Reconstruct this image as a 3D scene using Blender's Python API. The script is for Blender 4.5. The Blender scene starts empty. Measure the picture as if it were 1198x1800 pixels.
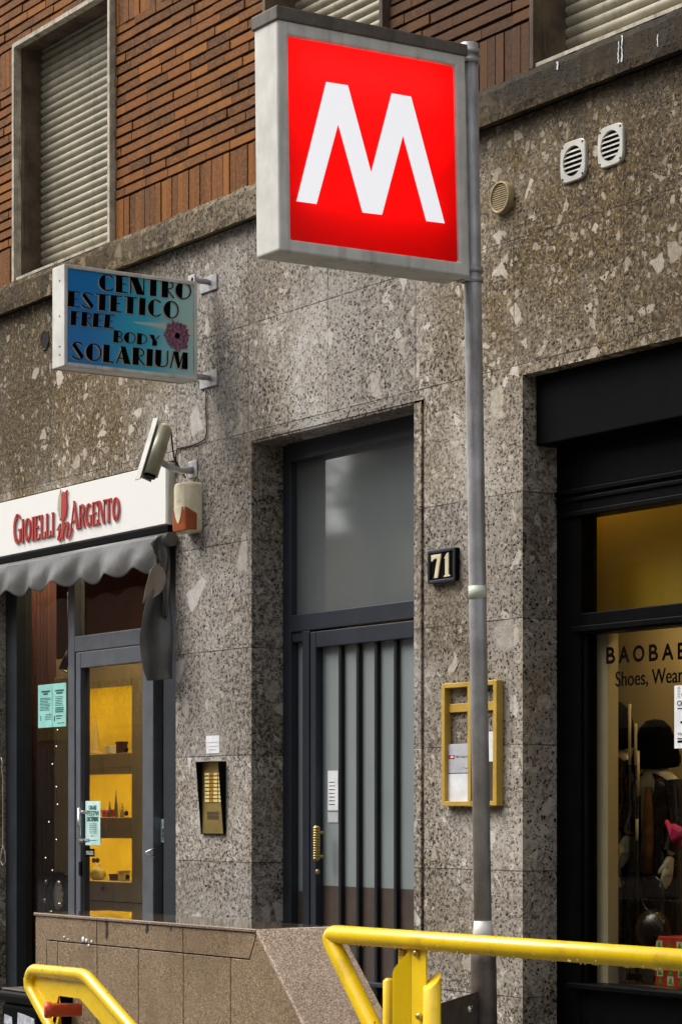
import bpy, bmesh, math, random
from mathutils import Vector, Matrix
R = math.radians
random.seed(7)
scene = bpy.context.scene
COL = scene.collection

# ------------------------------------------------------------------ camera
PW, PH = 1198.0, 1800.0
F = 4300.0                      # focal length in photo pixels
HOR = 1430.0                    # eye-level row (the lens is shifted up, verticals stay upright)
VPX = -2250.0                   # vanishing point of the facade's horizontals
CX = PW / 2
A = math.atan2(CX - VPX, F)
CAM = Vector((0, -5.6, 1.55))
DX, DY = -math.cos(A), math.sin(A)      # view direction
RX, RY = math.sin(A), math.cos(A)       # right direction
cd = bpy.data.cameras.new('camera')
cam = bpy.data.objects.new('camera', cd)
COL.objects.link(cam)
cam.location = CAM
cam.rotation_euler = (R(90), 0, math.atan2(-DX, DY))
cd.sensor_fit = 'HORIZONTAL'
cd.sensor_width = 36.0
cd.lens = 36.0 * F / PW
cd.shift_y = (HOR - PH / 2) / PW
cd.clip_start = 0.1
cd.clip_end = 500
scene.camera = cam

# ------------------------------------------------------------------ light
SUN_EL, SUN_AZ = R(52), R(222)          # overcast daylight from the street side
world = bpy.data.worlds.new('World')
scene.world = world
world.use_nodes = True
wn = world.node_tree.nodes
wl = world.node_tree.links
bg = wn['Background']
sky = wn.new('ShaderNodeTexSky')
sky.sky_type = 'NISHITA'
sky.sun_disc = False
sky.sun_elevation = SUN_EL
sky.sun_rotation = SUN_AZ
sky.air_density = 1.4
sky.dust_density = 4.0
hs = wn.new('ShaderNodeHueSaturation')
hs.inputs['Saturation'].default_value = 0.18
wl.new(sky.outputs['Color'], hs.inputs['Color'])
wl.new(hs.outputs['Color'], bg.inputs['Color'])
bg.inputs['Strength'].default_value = 0.115
sd = bpy.data.lights.new('sun', 'SUN')
sd.energy = 1.5
sd.angle = R(38)
sd.color = (1.0, 0.94, 0.86)
sun = bpy.data.objects.new('sun', sd)
COL.objects.link(sun)
sv = Vector((math.sin(SUN_AZ) * math.cos(SUN_EL), math.cos(SUN_AZ) * math.cos(SUN_EL), math.sin(SUN_EL)))
sun.rotation_euler = sv.to_track_quat('Z', 'Y').to_euler()
sun.location = (0, -8, 9)
vs = scene.view_settings
scene.display_settings.display_device = 'sRGB'
vs.view_transform = 'Standard'
vs.look = 'None'
vs.exposure = 0.95
vs.gamma = 1.0
vs.use_curve_mapping = False
cy = scene.cycles
cy.max_bounces = 8
cy.transparent_max_bounces = 12
cy.caustics_reflective = False
cy.caustics_refractive = False
try:
    cy.use_denoising = True
except Exception:
    pass

# ------------------------------------------------------------------ photo pixel -> point on a real plane
def ray(x, y):
    u = x - CX
    return Vector((DX * F + RX * u, DY * F + RY * u, HOR - y))
def W(x, y, Y=0.0):                      # on a plane parallel to the facade
    d = ray(x, y); return CAM + d * ((Y - CAM.y) / d.y)
def S(x, y, X):                          # on a plane square to the facade
    d = ray(x, y); return CAM + d * ((X - CAM.x) / d.x)
def PXM(p):                              # photo pixels per metre at a point
    v = p - CAM; return F / (v.x * DX + v.y * DY)
def WX(x, Y=0.0): return W(x, HOR, Y).x
def WZ(x, y, Y=0.0): return W(x, y, Y).z

# ------------------------------------------------------------------ node helper and materials
class NT:
    def __init__(s, name):
        s.m = bpy.data.materials.new(name); s.m.use_nodes = True
        s.t = s.m.node_tree; s.b = s.t.nodes['Principled BSDF']; s.out = s.t.nodes['Material Output']
    def n(s, typ, ins=None, out=0, **props):
        nd = s.t.nodes.new('ShaderNode' + typ)
        for k, v in props.items(): setattr(nd, k, v)
        for k, v in (ins or {}).items():
            sk = nd.inputs[k]
            if isinstance(v, bpy.types.NodeSocket): s.t.links.new(v, sk)
            else: sk.default_value = v
        s.last = nd
        return nd.outputs[out]
    def math(s, op, a, b=0.0, c=0.0): return s.n('Math', {0: a, 1: b, 2: c}, operation=op)
    def mul(s, a, b): return s.math('MULTIPLY', a, b)
    def add(s, a, b): return s.math('ADD', a, b)
    def ramp(s, v, lo, hi, a=0.0, b=1.0):
        return s.n('MapRange', {'Value': v, 'From Min': lo, 'From Max': hi, 'To Min': a, 'To Max': b}, interpolation_type='SMOOTHSTEP')
    def mix(s, f, a, b, blend='MIX'):
        nd = s.t.nodes.new('ShaderNodeMix'); nd.data_type = 'RGBA'; nd.blend_type = blend
        for sk, v in ((nd.inputs[0], f), (nd.inputs[6], a), (nd.inputs[7], b)):
            if isinstance(v, bpy.types.NodeSocket): s.t.links.new(v, sk)
            elif isinstance(v, (tuple, list)): sk.default_value = (*v[:3], 1)
            else: sk.default_value = v
        return nd.outputs[2]
    def noise(s, vec, scale, detail=3.0, rough=.55, out=0):
        return s.n('TexNoise', {'Vector': vec, 'Scale': scale, 'Detail': detail, 'Roughness': rough}, out)
    def vor(s, vec, scale, out=0, feature='F1', rnd=1.0):
        return s.n('TexVoronoi', {'Vector': vec, 'Scale': scale, 'Randomness': rnd}, out, feature=feature)
    def pos(s): return s.n('NewGeometry', out=0)
    def scl(s, vec, v): return s.n('VectorMath', {0: vec, 1: v}, operation='MULTIPLY')
    def vadd(s, a, b): return s.n('VectorMath', {0: a, 1: b}, operation='ADD')
    def sep(s, vec):
        s.n('SeparateXYZ', {0: vec}); return s.last.outputs
    def set(s, **k):
        for a, v in k.items():
            sk = s.b.inputs[a.replace('_', ' ')]
            if isinstance(v, bpy.types.NodeSocket): s.t.links.new(v, sk)
            elif isinstance(v, (tuple, list)) and len(v) == 3 and sk.type == 'RGBA': sk.default_value = (*v, 1)
            else: sk.default_value = v
        return s
    def bump(s, h, strength=.5, dist=.01):
        s.t.links.new(s.n('Bump', {'Height': h, 'Strength': strength, 'Distance': dist}), s.b.inputs['Normal'])

def worn(name, col, rough=.5, metal=0.0, var=.25, scale=14.0, dirt=(.05, .045, .04), dirt_amt=.25, streak=True, bump=0.0, spec=.5):
    t = NT(name)
    p = t.pos()
    n1 = t.noise(p, scale, 4, .6)
    c = t.mix(t.ramp(n1, .3, .7), [v * (1 - var) for v in col], [min(1, v * (1 + var)) for v in col])
    sp = t.scl(p, (18, 18, 1.6)) if streak else t.scl(p, (7, 7, 7))
    n2 = t.noise(sp, 1.0, 4, .65)
    c = t.mix(t.mul(t.ramp(n2, .52, .75), dirt_amt), c, dirt)
    n3 = t.noise(p, 60, 2)
    t.set(Base_Color=c, Metallic=metal, Roughness=t.ramp(n3, .3, .7, max(.02, rough - .04), min(1, rough + .05)), Specular_IOR_Level=spec)
    if bump: t.bump(t.noise(p, 90, 3), bump, .004)
    return t.m

def stone(name, light=1.0, tint=(1, 1, 1), dark_reveal=False):
    t = NT(name); p = t.pos()
    wv = t.n('VectorMath', {0: t.noise(p, 9, 3, .6, 1), 1: (.5, .5, .5)}, operation='SUBTRACT')
    q = t.vadd(p, t.scl(wv, (.06, .06, .06)))
    wv2 = t.n('VectorMath', {0: t.noise(p, 40, 2, .6, 1), 1: (.5, .5, .5)}, operation='SUBTRACT')
    q = t.vadd(q, t.scl(wv2, (.010, .010, .010)))
    patch = t.noise(p, 1.7, 3, .55)
    fine = t.noise(p, 46, 5, .78)
    x, y, z = t.sep(p)[:3]
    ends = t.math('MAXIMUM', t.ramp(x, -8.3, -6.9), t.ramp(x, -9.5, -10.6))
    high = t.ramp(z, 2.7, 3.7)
    wthr_vignette = t.math('MINIMUM', t.add(t.mul(ends, t.add(t.mul(high, .70), .30)), t.mul(t.ramp(t.noise(p, 1.6, 4, .6), .46, .66), .38)), 1.0)  # yellow weathering plus a vignette painted into the stone at both ends
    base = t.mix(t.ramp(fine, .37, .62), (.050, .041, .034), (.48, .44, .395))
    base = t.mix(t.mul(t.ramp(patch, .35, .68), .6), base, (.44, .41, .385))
    base = t.mix(wthr_vignette, base, t.mix(t.ramp(fine, .38, .66), (.040, .028, .011), (.25, .188, .088)))
    # grains and pebbles of several sizes set in the matrix
    def clast(scale, r0, keep, ca, cb, base, amt, soft=.06):
        d = t.vor(q, scale); cc = t.last.outputs['Color']
        ch = t.sep(cc)
        r_ = t.mul(t.add(t.mul(ch[2], .55), .45), r0)
        m = t.mul(t.math('MULTIPLY', t.math('MINIMUM', t.math('MAXIMUM', t.math('DIVIDE', t.math('SUBTRACT', r_, d), soft), 0.0), 1.0), 1.0), t.math('GREATER_THAN', ch[0], keep))
        sh = t.mix(t.ramp(t.noise(p, scale * 4, 3, .7), .3, .75), ca, cb)
        return t.mix(t.mul(m, amt), base, sh), m
    base, m0 = clast(88, .62, .50, (.20, .17, .14), (.56, .52, .47), base, .75, .12)
    base, m0b = clast(60, .5, .62, (.05, .042, .035), (.12, .10, .085), base, .8, .12)
    def chip(scale, keep, ca, cb, base, amt, e0, e1, soft):
        ed = t.vor(q, scale, feature='DISTANCE_TO_EDGE')
        t.vor(q, scale); ch = t.sep(t.last.outputs['Color'])
        thr = t.add(e0, t.mul(ch[2], e1 - e0))
        m = t.math('MINIMUM', t.math('MAXIMUM', t.math('DIVIDE', t.math('SUBTRACT', ed, thr), soft), 0.0), 1.0)
        m = t.mul(m, t.math('GREATER_THAN', ch[0], keep))
        sh = t.mix(t.mul(t.add(ch[1], t.ramp(t.noise(p, scale * 4, 3, .7), .3, .75)), .5), ca, cb)
        return t.mix(t.mul(m, amt), base, sh), m
    base, m1 = clast(30, .50, .80, (.30, .26, .22), (.62, .60, .58), base, .85)
    base, mc = chip(24, .78, (.27, .23, .18), (.68, .66, .63), base, .9, .10, .26, .03)
    base, m2 = chip(11, .85, (.33, .29, .23), (.70, .69, .69), base, .9, .12, .28, .025)
    base, m3 = chip(5.2, .935, (.36, .33, .28), (.70, .69, .71), base, .85, .16, .32, .035)
    wash = t.mul(t.ramp(t.noise(t.vadd(t.scl(p, (1, 1, .8)), (7.3, 2.1, 4.4)), 2.4, 5, .62), .50, .68), t.math('SUBTRACT', .62, t.mul(wthr_vignette, .5)))
    base = t.mix(wash, base, t.mix(fine, (.42, .40, .375), (.62, .60, .575)))
    # open pores
    pz = t.vor(t.vadd(q, (3.1, 1.7, .6)), 52)
    pc = t.sep(t.last.outputs['Color'])
    pits = t.mul(t.ramp(pz, .22, .36, 1, 0), t.math('GREATER_THAN', pc[0], .34))
    pits = t.mul(pits, t.ramp(t.noise(p, 2.6, 3), .36, .58))
    pz2 = t.vor(t.vadd(q, (1.1, 4.7, 2.6)), 95)
    pc2 = t.sep(t.last.outputs['Color'])
    pits2 = t.mul(t.ramp(pz2, .3, .42, 1, 0), t.math('GREATER_THAN', pc2[0], .66))
    pit = t.math('MAXIMUM', pits, t.mul(pits2, .8))
    pit = t.mul(pit, t.math('SUBTRACT', 1.0, t.mul(t.math('MAXIMUM', m2, m3), .8)))
    base = t.mix(t.mul(wthr_vignette, .5), base, t.mix(1.0, base, (.78, .64, .40), 'MULTIPLY'))
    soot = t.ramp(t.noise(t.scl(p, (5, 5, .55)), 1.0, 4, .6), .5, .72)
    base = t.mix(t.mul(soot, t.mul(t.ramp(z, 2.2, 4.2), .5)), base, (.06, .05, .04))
    sill_dark = t.mul(t.ramp(t.add(z, t.mul(t.noise(t.scl(p, (7, 7, 1)), 1, 4, .6), .35)), 4.12, 4.42), t.ramp(x, -9.2, -7.2, .35, .92))  # much darker around the sill band, strongest towards the right
    base = t.mix(sill_dark, base, (.030, .025, .018))
    base = t.mix(pit, base, (.020, .016, .013))
    # slab joints
    def line(v, period, off, wd):
        f = t.math('PINGPONG', t.math('SUBTRACT', v, off), period / 2)
        return t.ramp(t.add(f, t.mul(t.math('SUBTRACT', t.noise(p, 25, 2), .5), .004)), wd, wd * 2.2, 1, 0)
    jz = t.mul(line(z, .473, 3.225, .0014), t.math('LESS_THAN', z, 4.1))
    jx = t.mul(line(x, .636, -7.28, .0016), t.math('GREATER_THAN', z, 3.225))
    cell = t.n('CombineXYZ', {0: t.math('FLOOR', t.math('DIVIDE', t.math('SUBTRACT', x, -7.28), .636)), 1: t.math('FLOOR', t.math('DIVIDE', t.math('SUBTRACT', z, 3.225), .473)), 2: 3.0})
    tone = t.n('TexWhiteNoise', {'Vector': cell}, noise_dimensions='3D')
    tv = t.ramp(tone, 0, 1, .78, 1.12)
    base = t.mix(1.0, base, t.n('CombineXYZ', {0: tv, 1: tv, 2: t.mul(tv, .97)}), 'MULTIPLY')
    j = t.mul(t.math('MAXIMUM', jz, jx), t.ramp(t.noise(p, 6, 3), .35, .6, .35, 1))
    base = t.mix(t.mul(j, .8), base, (.04, .034, .028))
    base = t.mix(1.0, base, tuple(c * light for c in tint), 'MULTIPLY')
    t.set(Base_Color=base, Roughness=.86, Specular_IOR_Level=.3)
    h = t.math('SUBTRACT', t.add(t.mul(fine, .25), t.mul(m1, .08)), t.add(t.mul(pit, .9), t.mul(j, .8)))
    t.bump(h, .75, .006)
    return t.m

def brick_mat():
    t = NT('brick_clay'); p = t.pos()
    t.n('NewGeometry'); rnd = t.last.outputs['Random Per Island']
    c = t.n('ValToRGB', {0: rnd}); cr = t.last.color_ramp
    cr.elements[0].position = 0; cr.elements[0].color = (.07, .025, .007, 1)
    cr.elements[1].position = 1; cr.elements[1].color = (.27, .098, .016, 1)
    e = cr.elements.new(.5); e.color = (.155, .054, .011, 1)
    e = cr.elements.new(.78); e.color = (.185, .062, .012, 1)
    c = t.mix(t.mul(t.ramp(t.noise(p, 55, 4, .7), .4, .7), .5), c, (.34, .15, .025))
    c = t.mix(t.mul(t.ramp(t.noise(p, 140, 3, .7), .55, .75), .7), c, (.04, .016, .008))
    sp = t.noise(t.scl(p, (6, 6, .8)), 1, 3)
    c = t.mix(t.mul(t.ramp(sp, .5, .75), .55), c, (.05, .028, .016))
    x = t.sep(p)[0]
    c = t.mix(t.mul(t.ramp(x, -8.9, -7.6), .7), c, (.045, .023, .012))     # bricks turn darker and browner towards the right
    t.set(Base_Color=c, Roughness=.7, Specular_IOR_Level=.2)
    t.bump(t.noise(p, 120, 4, .7), .5, .004)
    return t.m

def granite(name='granite', k=1.0):
    t = NT(name); p = t.pos()
    v = t.vor(p, 210); c1 = t.sep(t.last.outputs['Color'])
    v2 = t.vor(t.vadd(p, (2, 1, 3)), 420); c2 = t.sep(t.last.outputs['Color'])
    c = t.mix(c1[0], (.17, .118, .078), (.33, .25, .185))
    c = t.mix(t.math('GREATER_THAN', c2[0], .8), c, (.075, .055, .04))
    c = t.mix(t.math('GREATER_THAN', c2[1], .86), c, (.48, .41, .34))
    n = t.noise(t.scl(p, (3, 3, 3)), 1, 4, .6)
    c = t.mix(t.mul(t.ramp(n, .45, .7), .4), c, (.12, .085, .05))
    s = t.noise(t.scl(p, (22, 22, 2)), 1, 4, .65)
    c = t.mix(t.mul(t.ramp(s, .62, .74), .5), c, (.035, .028, .02))
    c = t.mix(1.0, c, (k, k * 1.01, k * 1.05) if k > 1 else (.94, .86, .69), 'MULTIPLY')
    t.set(Base_Color=c, Roughness=t.ramp(t.noise(p, 9, 3), .3, .7, .2, .42), Specular_IOR_Level=.5, Coat_Weight=.25, Coat_Roughness=.12)
    return t.m

def polished_granite():
    m = granite(); m.name = 'wet_granite'
    b = m.node_tree.nodes['Principled BSDF']
    for l in list(b.inputs['Roughness'].links): m.node_tree.links.remove(l)
    b.inputs['Roughness'].default_value = .09
    b.inputs['Coat Weight'].default_value = 1.0
    b.inputs['Coat Roughness'].default_value = .04
    return m

def thin_glass(name, tint=(.86, .9, .88), refl=1.0, rough=.0):
    t = NT(name); t.t.nodes.remove(t.b)
    tr = t.n('BsdfTransparent', {'Color': (*tint, 1)})
    gl = t.n('BsdfGlossy', {'Color': (refl, refl, refl, 1), 'Roughness': rough})
    t.n('NewGeometry'); g = t.last.outputs
    c = t.math('ABSOLUTE', t.n('VectorMath', {0: g['Normal'], 1: g['Incoming']}, 1, operation='DOT_PRODUCT'))
    fr = t.add(.045, t.mul(t.math('POWER', t.math('SUBTRACT', 1.0, c), 5.0), .955))
    mx = t.n('MixShader', {0: fr, 1: tr, 2: gl})
    t.t.links.new(mx, t.out.inputs['Surface'])
    return t.m

def emit(name, col, strength):
    t = NT(name)
    t.set(Base_Color=col, Emission_Color=col, Emission_Strength=strength, Roughness=.35, Specular_IOR_Level=.25)
    return t.m

def paint(name, col, rough=.4, chips=0.0, coat=.3):
    t = NT(name); p = t.pos()
    n = t.noise(p, 11, 4, .6)
    c = t.mix(t.ramp(n, .3, .7), [v * .86 for v in col], [min(1, v * 1.1) for v in col])
    if chips:
        c = t.mix(t.mul(t.ramp(t.noise(p, 70, 4, .75), .62, .66), chips), c, (.05, .04, .03))
    t.set(Base_Color=c, Roughness=t.ramp(t.noise(p, 40, 2), .3, .7, rough - .08, rough + .12), Coat_Weight=coat, Coat_Roughness=.2)
    return t.m

M = {}
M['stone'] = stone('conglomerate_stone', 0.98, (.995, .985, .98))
M['stone_sill'] = stone('weathered_conglomerate', .85, (1, .88, .66))
M['brick'] = brick_mat()
M['mortar'] = worn('sooty_mortar', (.014, .011, .009), .95, 0, .3)
M['granite'] = granite()
M['granite_top'] = polished_granite()
M['granite_lit'] = granite('lit_granite', 1.75)  # same granite brightened: skylight on the sloped end put into the colour
M['joint'] = worn('dark_joint', (.02, .017, .014), .95)
M['frame_stone'] = worn('weathered_window_surround', (.42, .38, .30), .8, 0, .3, 20, (.05, .03, .015), .85)
M['reveal'] = worn('grimy_reveal', (.10, .07, .045), .85, 0, .5, 6, (.30, .24, .17), .55)
M['shutter'] = worn('old_roller_shutter', (.36, .33, .245), .55, 0, .12, 9, (.12, .09, .05), .5)
M['blue_grey'] = worn('slate_grey_enamel', (.024, .028, .038), .36, 0, .12, 5, (.05, .045, .045), .15, spec=.35)
M['alu'] = worn('grey_aluminium', (.115, .125, .145), .38, .3, .12, 9, (.05, .05, .055), .25)
M['alu_dark'] = worn('dark_aluminium', (.028, .033, .04), .4, .2, .15, 9, spec=.3)
M['black'] = worn('black_lacquer', (.0018, .0018, .002), .4, 0, .3, 12, (.007, .0065, .006), .5, spec=.07)
M['black_matt'] = worn('black_sheet_metal', (.0018, .0018, .002), .6, 0, .3, 12, (.007, .0065, .006), .5, spec=.05)
M['steel'] = worn('galvanised_steel', (.42, .42, .43), .42, .45, .2, 12, (.13, .10, .085), .6)
M['steel_low'] = worn('tarnished_steel', (.14, .12, .105), .45, .6, .3, 12, (.04, .03, .025), .6)
M['sign_alu'] = worn('weathered_sign_aluminium', (.62, .61, .57), .5, .1, .12, 10, (.25, .2, .14), .5)
M['sign_cap'] = worn('sooty_sign_cap', (.11, .095, .075), .6, .2, .25, 14, (.03, .025, .02), .5)
def red_acrylic():
    t = NT('red_acrylic'); t.set(Base_Color=(.55, .002, .0015), Roughness=.3, Specular_IOR_Level=.2)
    tr = t.n('BsdfTranslucent', {'Color': (.95, .003, .003, 1)})
    mx = t.n('MixShader', {0: .62, 1: t.b.outputs[0], 2: tr})
    t.t.links.new(mx, t.out.inputs['Surface']); return t.m
M['sign_red'] = red_acrylic()
M['tube'] = emit('fluorescent_tube', (1.0, .97, .93), 9.5)
M['sign_white'] = emit('backlit_white', (.80, .80, .83), .38)
M['yellow'] = worn('yellow_enamel', (.80, .535, .001), .3, 0, .05, 6, (.16, .09, .01), .35, False)
def chip_yellow(m):
    nt = m.node_tree; b = nt.nodes['Principled BSDF']; old = b.inputs['Base Color'].links[0].from_socket
    g = nt.nodes.new('ShaderNodeNewGeometry'); n = nt.nodes.new('ShaderNodeTexNoise'); n.inputs['Scale'].default_value = 34; n.inputs['Detail'].default_value = 5; n.inputs['Roughness'].default_value = .65
    nt.links.new(g.outputs['Position'], n.inputs['Vector'])
    r = nt.nodes.new('ShaderNodeMapRange'); r.inputs['From Min'].default_value = .70; r.inputs['From Max'].default_value = .72; nt.links.new(n.outputs[0], r.inputs['Value'])
    mx = nt.nodes.new('ShaderNodeMix'); mx.data_type = 'RGBA'; nt.links.new(r.outputs[0], mx.inputs[0]); nt.links.new(old, mx.inputs[6]); mx.inputs[7].default_value = (.06, .035, .015, 1)
    nt.links.new(mx.outputs[2], b.inputs['Base Color']); b.inputs['Coat Weight'].default_value = .35
chip_yellow(M['yellow'])
M['ochre'] = paint('ochre_frame_paint', (.50, .32, .05), .4, .1, .2)
M['cam_grey'] = worn('olive_grey_housing', (.30, .285, .20), .35, .2, .1, 8)
M['cream'] = paint('cream_plastic', (.72, .64, .45), .4, 0, .3)
M['white_pl'] = paint('white_plastic', (.50, .485, .44), .4, .1, .2)
M['beige_pl'] = worn('beige_vent_plastic', (.34, .26, .13), .6)
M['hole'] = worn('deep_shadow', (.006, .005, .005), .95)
M['orange'] = paint('amber_lens', (.34, .062, .006), .15, 0, .8)
M['water'] = paint('water_bead', (.75, .66, .30), .05, 0, 1.0)
M['red'] = paint('red_letter', (.42, .018, .012), .4)
M['red_knob'] = paint('orange_red_plastic', (.55, .055, .012), .35, .2, .3)
M['pale_red'] = paint('pale_letter_edge', (.62, .42, .36), .5)
M['white_sign'] = emit('backlit_white_acrylic', (.72, .71, .68), .08)
M['paper'] = paint('white_paper', (.72, .74, .76), .7, 0, 0)
M['paper_grey'] = paint('grey_card', (.46, .47, .50), .6, 0, 0)
M['teal_paper'] = paint('aqua_paper', (.30, .66, .60), .6, 0, 0)
M['mint_paper'] = paint('mint_paper', (.55, .80, .76), .6, 0, 0)
M['ink'] = worn('black_ink', (.004, .004, .005), .9, spec=0.0, dirt_amt=0)
M['teal_ink'] = paint('teal_ink', (.02, .10, .11), .5, 0, 0)
M['gold'] = paint('letter_edge_tan', (.40, .36, .27), .5, 0, 0)
M['brass'] = worn('brass', (.46, .33, .11), .32, .7, .12, 5, (.12, .08, .03), .25, False)
M['name_plate'] = paint('ivory_name_plate', (.74, .62, .26), .35, 0, .4)
M['amber_btn'] = paint('amber_push_button', (.38, .16, .01), .3, 0, .4)
M['chrome'] = worn('chromed_metal', (.62, .62, .62), .18, 1.0, .1)
M['cable'] = paint('black_cable', (.012, .011, .01), .5, 0, 0)
M['pale_cable'] = paint('pale_cable', (.42, .37, .27), .5, 0, 0)
M['awning'] = worn('grey_awning_vinyl', (.10, .098, .094), .34, 0, .25, 5, (.05, .042, .03), .45, spec=.6)
def crease(m):
    nt = m.node_tree; b = nt.nodes['Principled BSDF']; g = nt.nodes.new('ShaderNodeNewGeometry')
    n1 = nt.nodes.new('ShaderNodeTexNoise'); n1.inputs['Scale'].default_value = 9; n1.inputs['Detail'].default_value = 4; n1.inputs['Distortion'].default_value = .4
    nt.links.new(g.outputs['Position'], n1.inputs['Vector'])
    bp_ = nt.nodes.new('ShaderNodeBump'); bp_.inputs['Strength'].default_value = .22; bp_.inputs['Distance'].default_value = .02
    nt.links.new(n1.outputs[0], bp_.inputs['Height']); nt.links.new(bp_.outputs[0], b.inputs['Normal'])
crease(M['awning'])
M['awning_in'] = worn('awning_lining', (.26, .215, .175), .6, 0, .15, 6)
M['tape'] = paint('pale_green_tape', (.52, .58, .46), .5, 0, .1)
M['glass'] = thin_glass('shop_glass', (.9, .9, .88), .5)
M['glass_r'] = thin_glass('dark_shop_glass', (.80, .80, .76), .4)
M['maroon'] = worn('maroon_curtain', (.05, .004, .004), .8, 0, .3, 30)
M['maroon_wall'] = worn('red_brown_wall', (.12, .028, .012), .7, 0, .2, 3, dirt_amt=.1)
M['fill_window'] = emit('window_fill_strip', (1.0, .78, .42), 24.0)  # glow of the added fill strip over the left shop window
M['beige'] = worn('beige_panel', (.36, .29, .18), .6, 0, .1, 4)
M['warm_wall'] = worn('yellow_wall', (.66, .52, .06), .7, 0, .1, 3, dirt_amt=.1)
M['white_wall'] = worn('cream_wall', (.50, .43, .30), .7, 0, .06, 3, dirt_amt=.05)
M['amber_wall'] = worn('amber_panel', (.56, .36, .02), .6, 0, .1, 2, dirt_amt=.1)
M['lamp_warm'] = emit('warm_strip_lamp', (1.0, .70, .15), 20.0)
M['lamp_shop'] = emit('warm_ceiling_lamp', (1.0, .74, .34), 16.0)
M['fairy'] = emit('fairy_bulb', (1.0, .92, .75), 1.6)
M['mannequin'] = paint('mannequin_skin', (.62, .60, .54), .4, 0, .2)
M['coat'] = paint('dark_vinyl_coat', (.010, .004, .0045), .2, 0, .25)
M['knit'] = worn('black_knit', (.003, .003, .0035), .95, 0, .4, 40, dirt_amt=0, bump=.6, spec=.05)
M['scarf'] = worn('brown_blue_scarf', (.10, .045, .012), .9, 0, .6, 22, (.015, .03, .07), .8)
M['pink'] = worn('magenta_fabric', (.45, .01, .08), .6, 0, .3, 20)
M['gift'] = worn('red_gift_paper', (.46, .03, .012), .45, 0, .2, 20)
M['green'] = paint('green_tree_print', (.05, .30, .04), .5, 0, 0)
M['gift_cream'] = paint('cream_print', (.62, .55, .36), .5, 0, 0)
M['wood'] = paint('pale_wood', (.62, .50, .28), .5, 0, 0)
M['plaster_far'] = worn('far_plaster', (.36, .28, .225), .9, 0, .15, .6)
M['asphalt'] = worn('asphalt', (.05, .05, .052), .8, 0, .3, 4, bump=.3)
M['pave'] = worn('wet_paving', (.11, .105, .10), .8, 0, .2, 3, bump=.3)
M['sticker'] = worn('torn_sticker', (.45, .48, .52), .5, 0, .3, 40, (.05, .05, .06), .9)

def frosted(k=1.25, ior=2.5):
    t = NT('milky_door_glass'); p = t.pos(); z = t.sep(p)[2]
    c = t.mix(t.noise(p, 3, 2), (.062 * k, .076 * k, .078 * k), (.088 * k, .10 * k, .10 * k))
    t.set(Base_Color=c, Roughness=.55, Coat_Weight=1.0, Coat_Roughness=.045, Coat_IOR=ior)
    return t.m
M['bar_black'] = worn('dark_bar_enamel', (.010, .011, .014), .45, 0, .1, 5, spec=.25)
M['frost'] = frosted()
M['frost_leaf'] = frosted(2.7, 1.45)
M['brown_panel'] = paint('brown_kick_panel', (.06, .042, .032), .4, .1, .4)

def blue_face():
    t = NT('printed_blue_acrylic'); t.n('TexCoord'); g = t.last.outputs['Generated']
    gx, gy, gz = t.sep(g)[:3]
    f = t.add(gy, t.mul(t.math('SUBTRACT', t.noise(g, 2.5, 2), .5), .15))
    c = t.mix(t.ramp(f, .15, .62), (.002, .20, .58), (.006, .42, .64))
    c = t.mix(t.ramp(f, .55, 1.02), c, (.42, .66, .62))
    cone = t.mul(t.ramp(t.math('ABSOLUTE', t.math('SUBTRACT', gz, .515)), 0, t.add(.002, t.mul(t.math('MAXIMUM', t.math('SUBTRACT', gy, .5), 0.0), .2)), 1, 0), t.ramp(gy, .5, .54))
    c = t.mix(t.mul(cone, .8), c, (.60, .60, .48))
    t.set(Base_Color=c, Roughness=.25, Coat_Weight=.3)
    return t.m
M['blue_face'] = blue_face()

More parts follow.
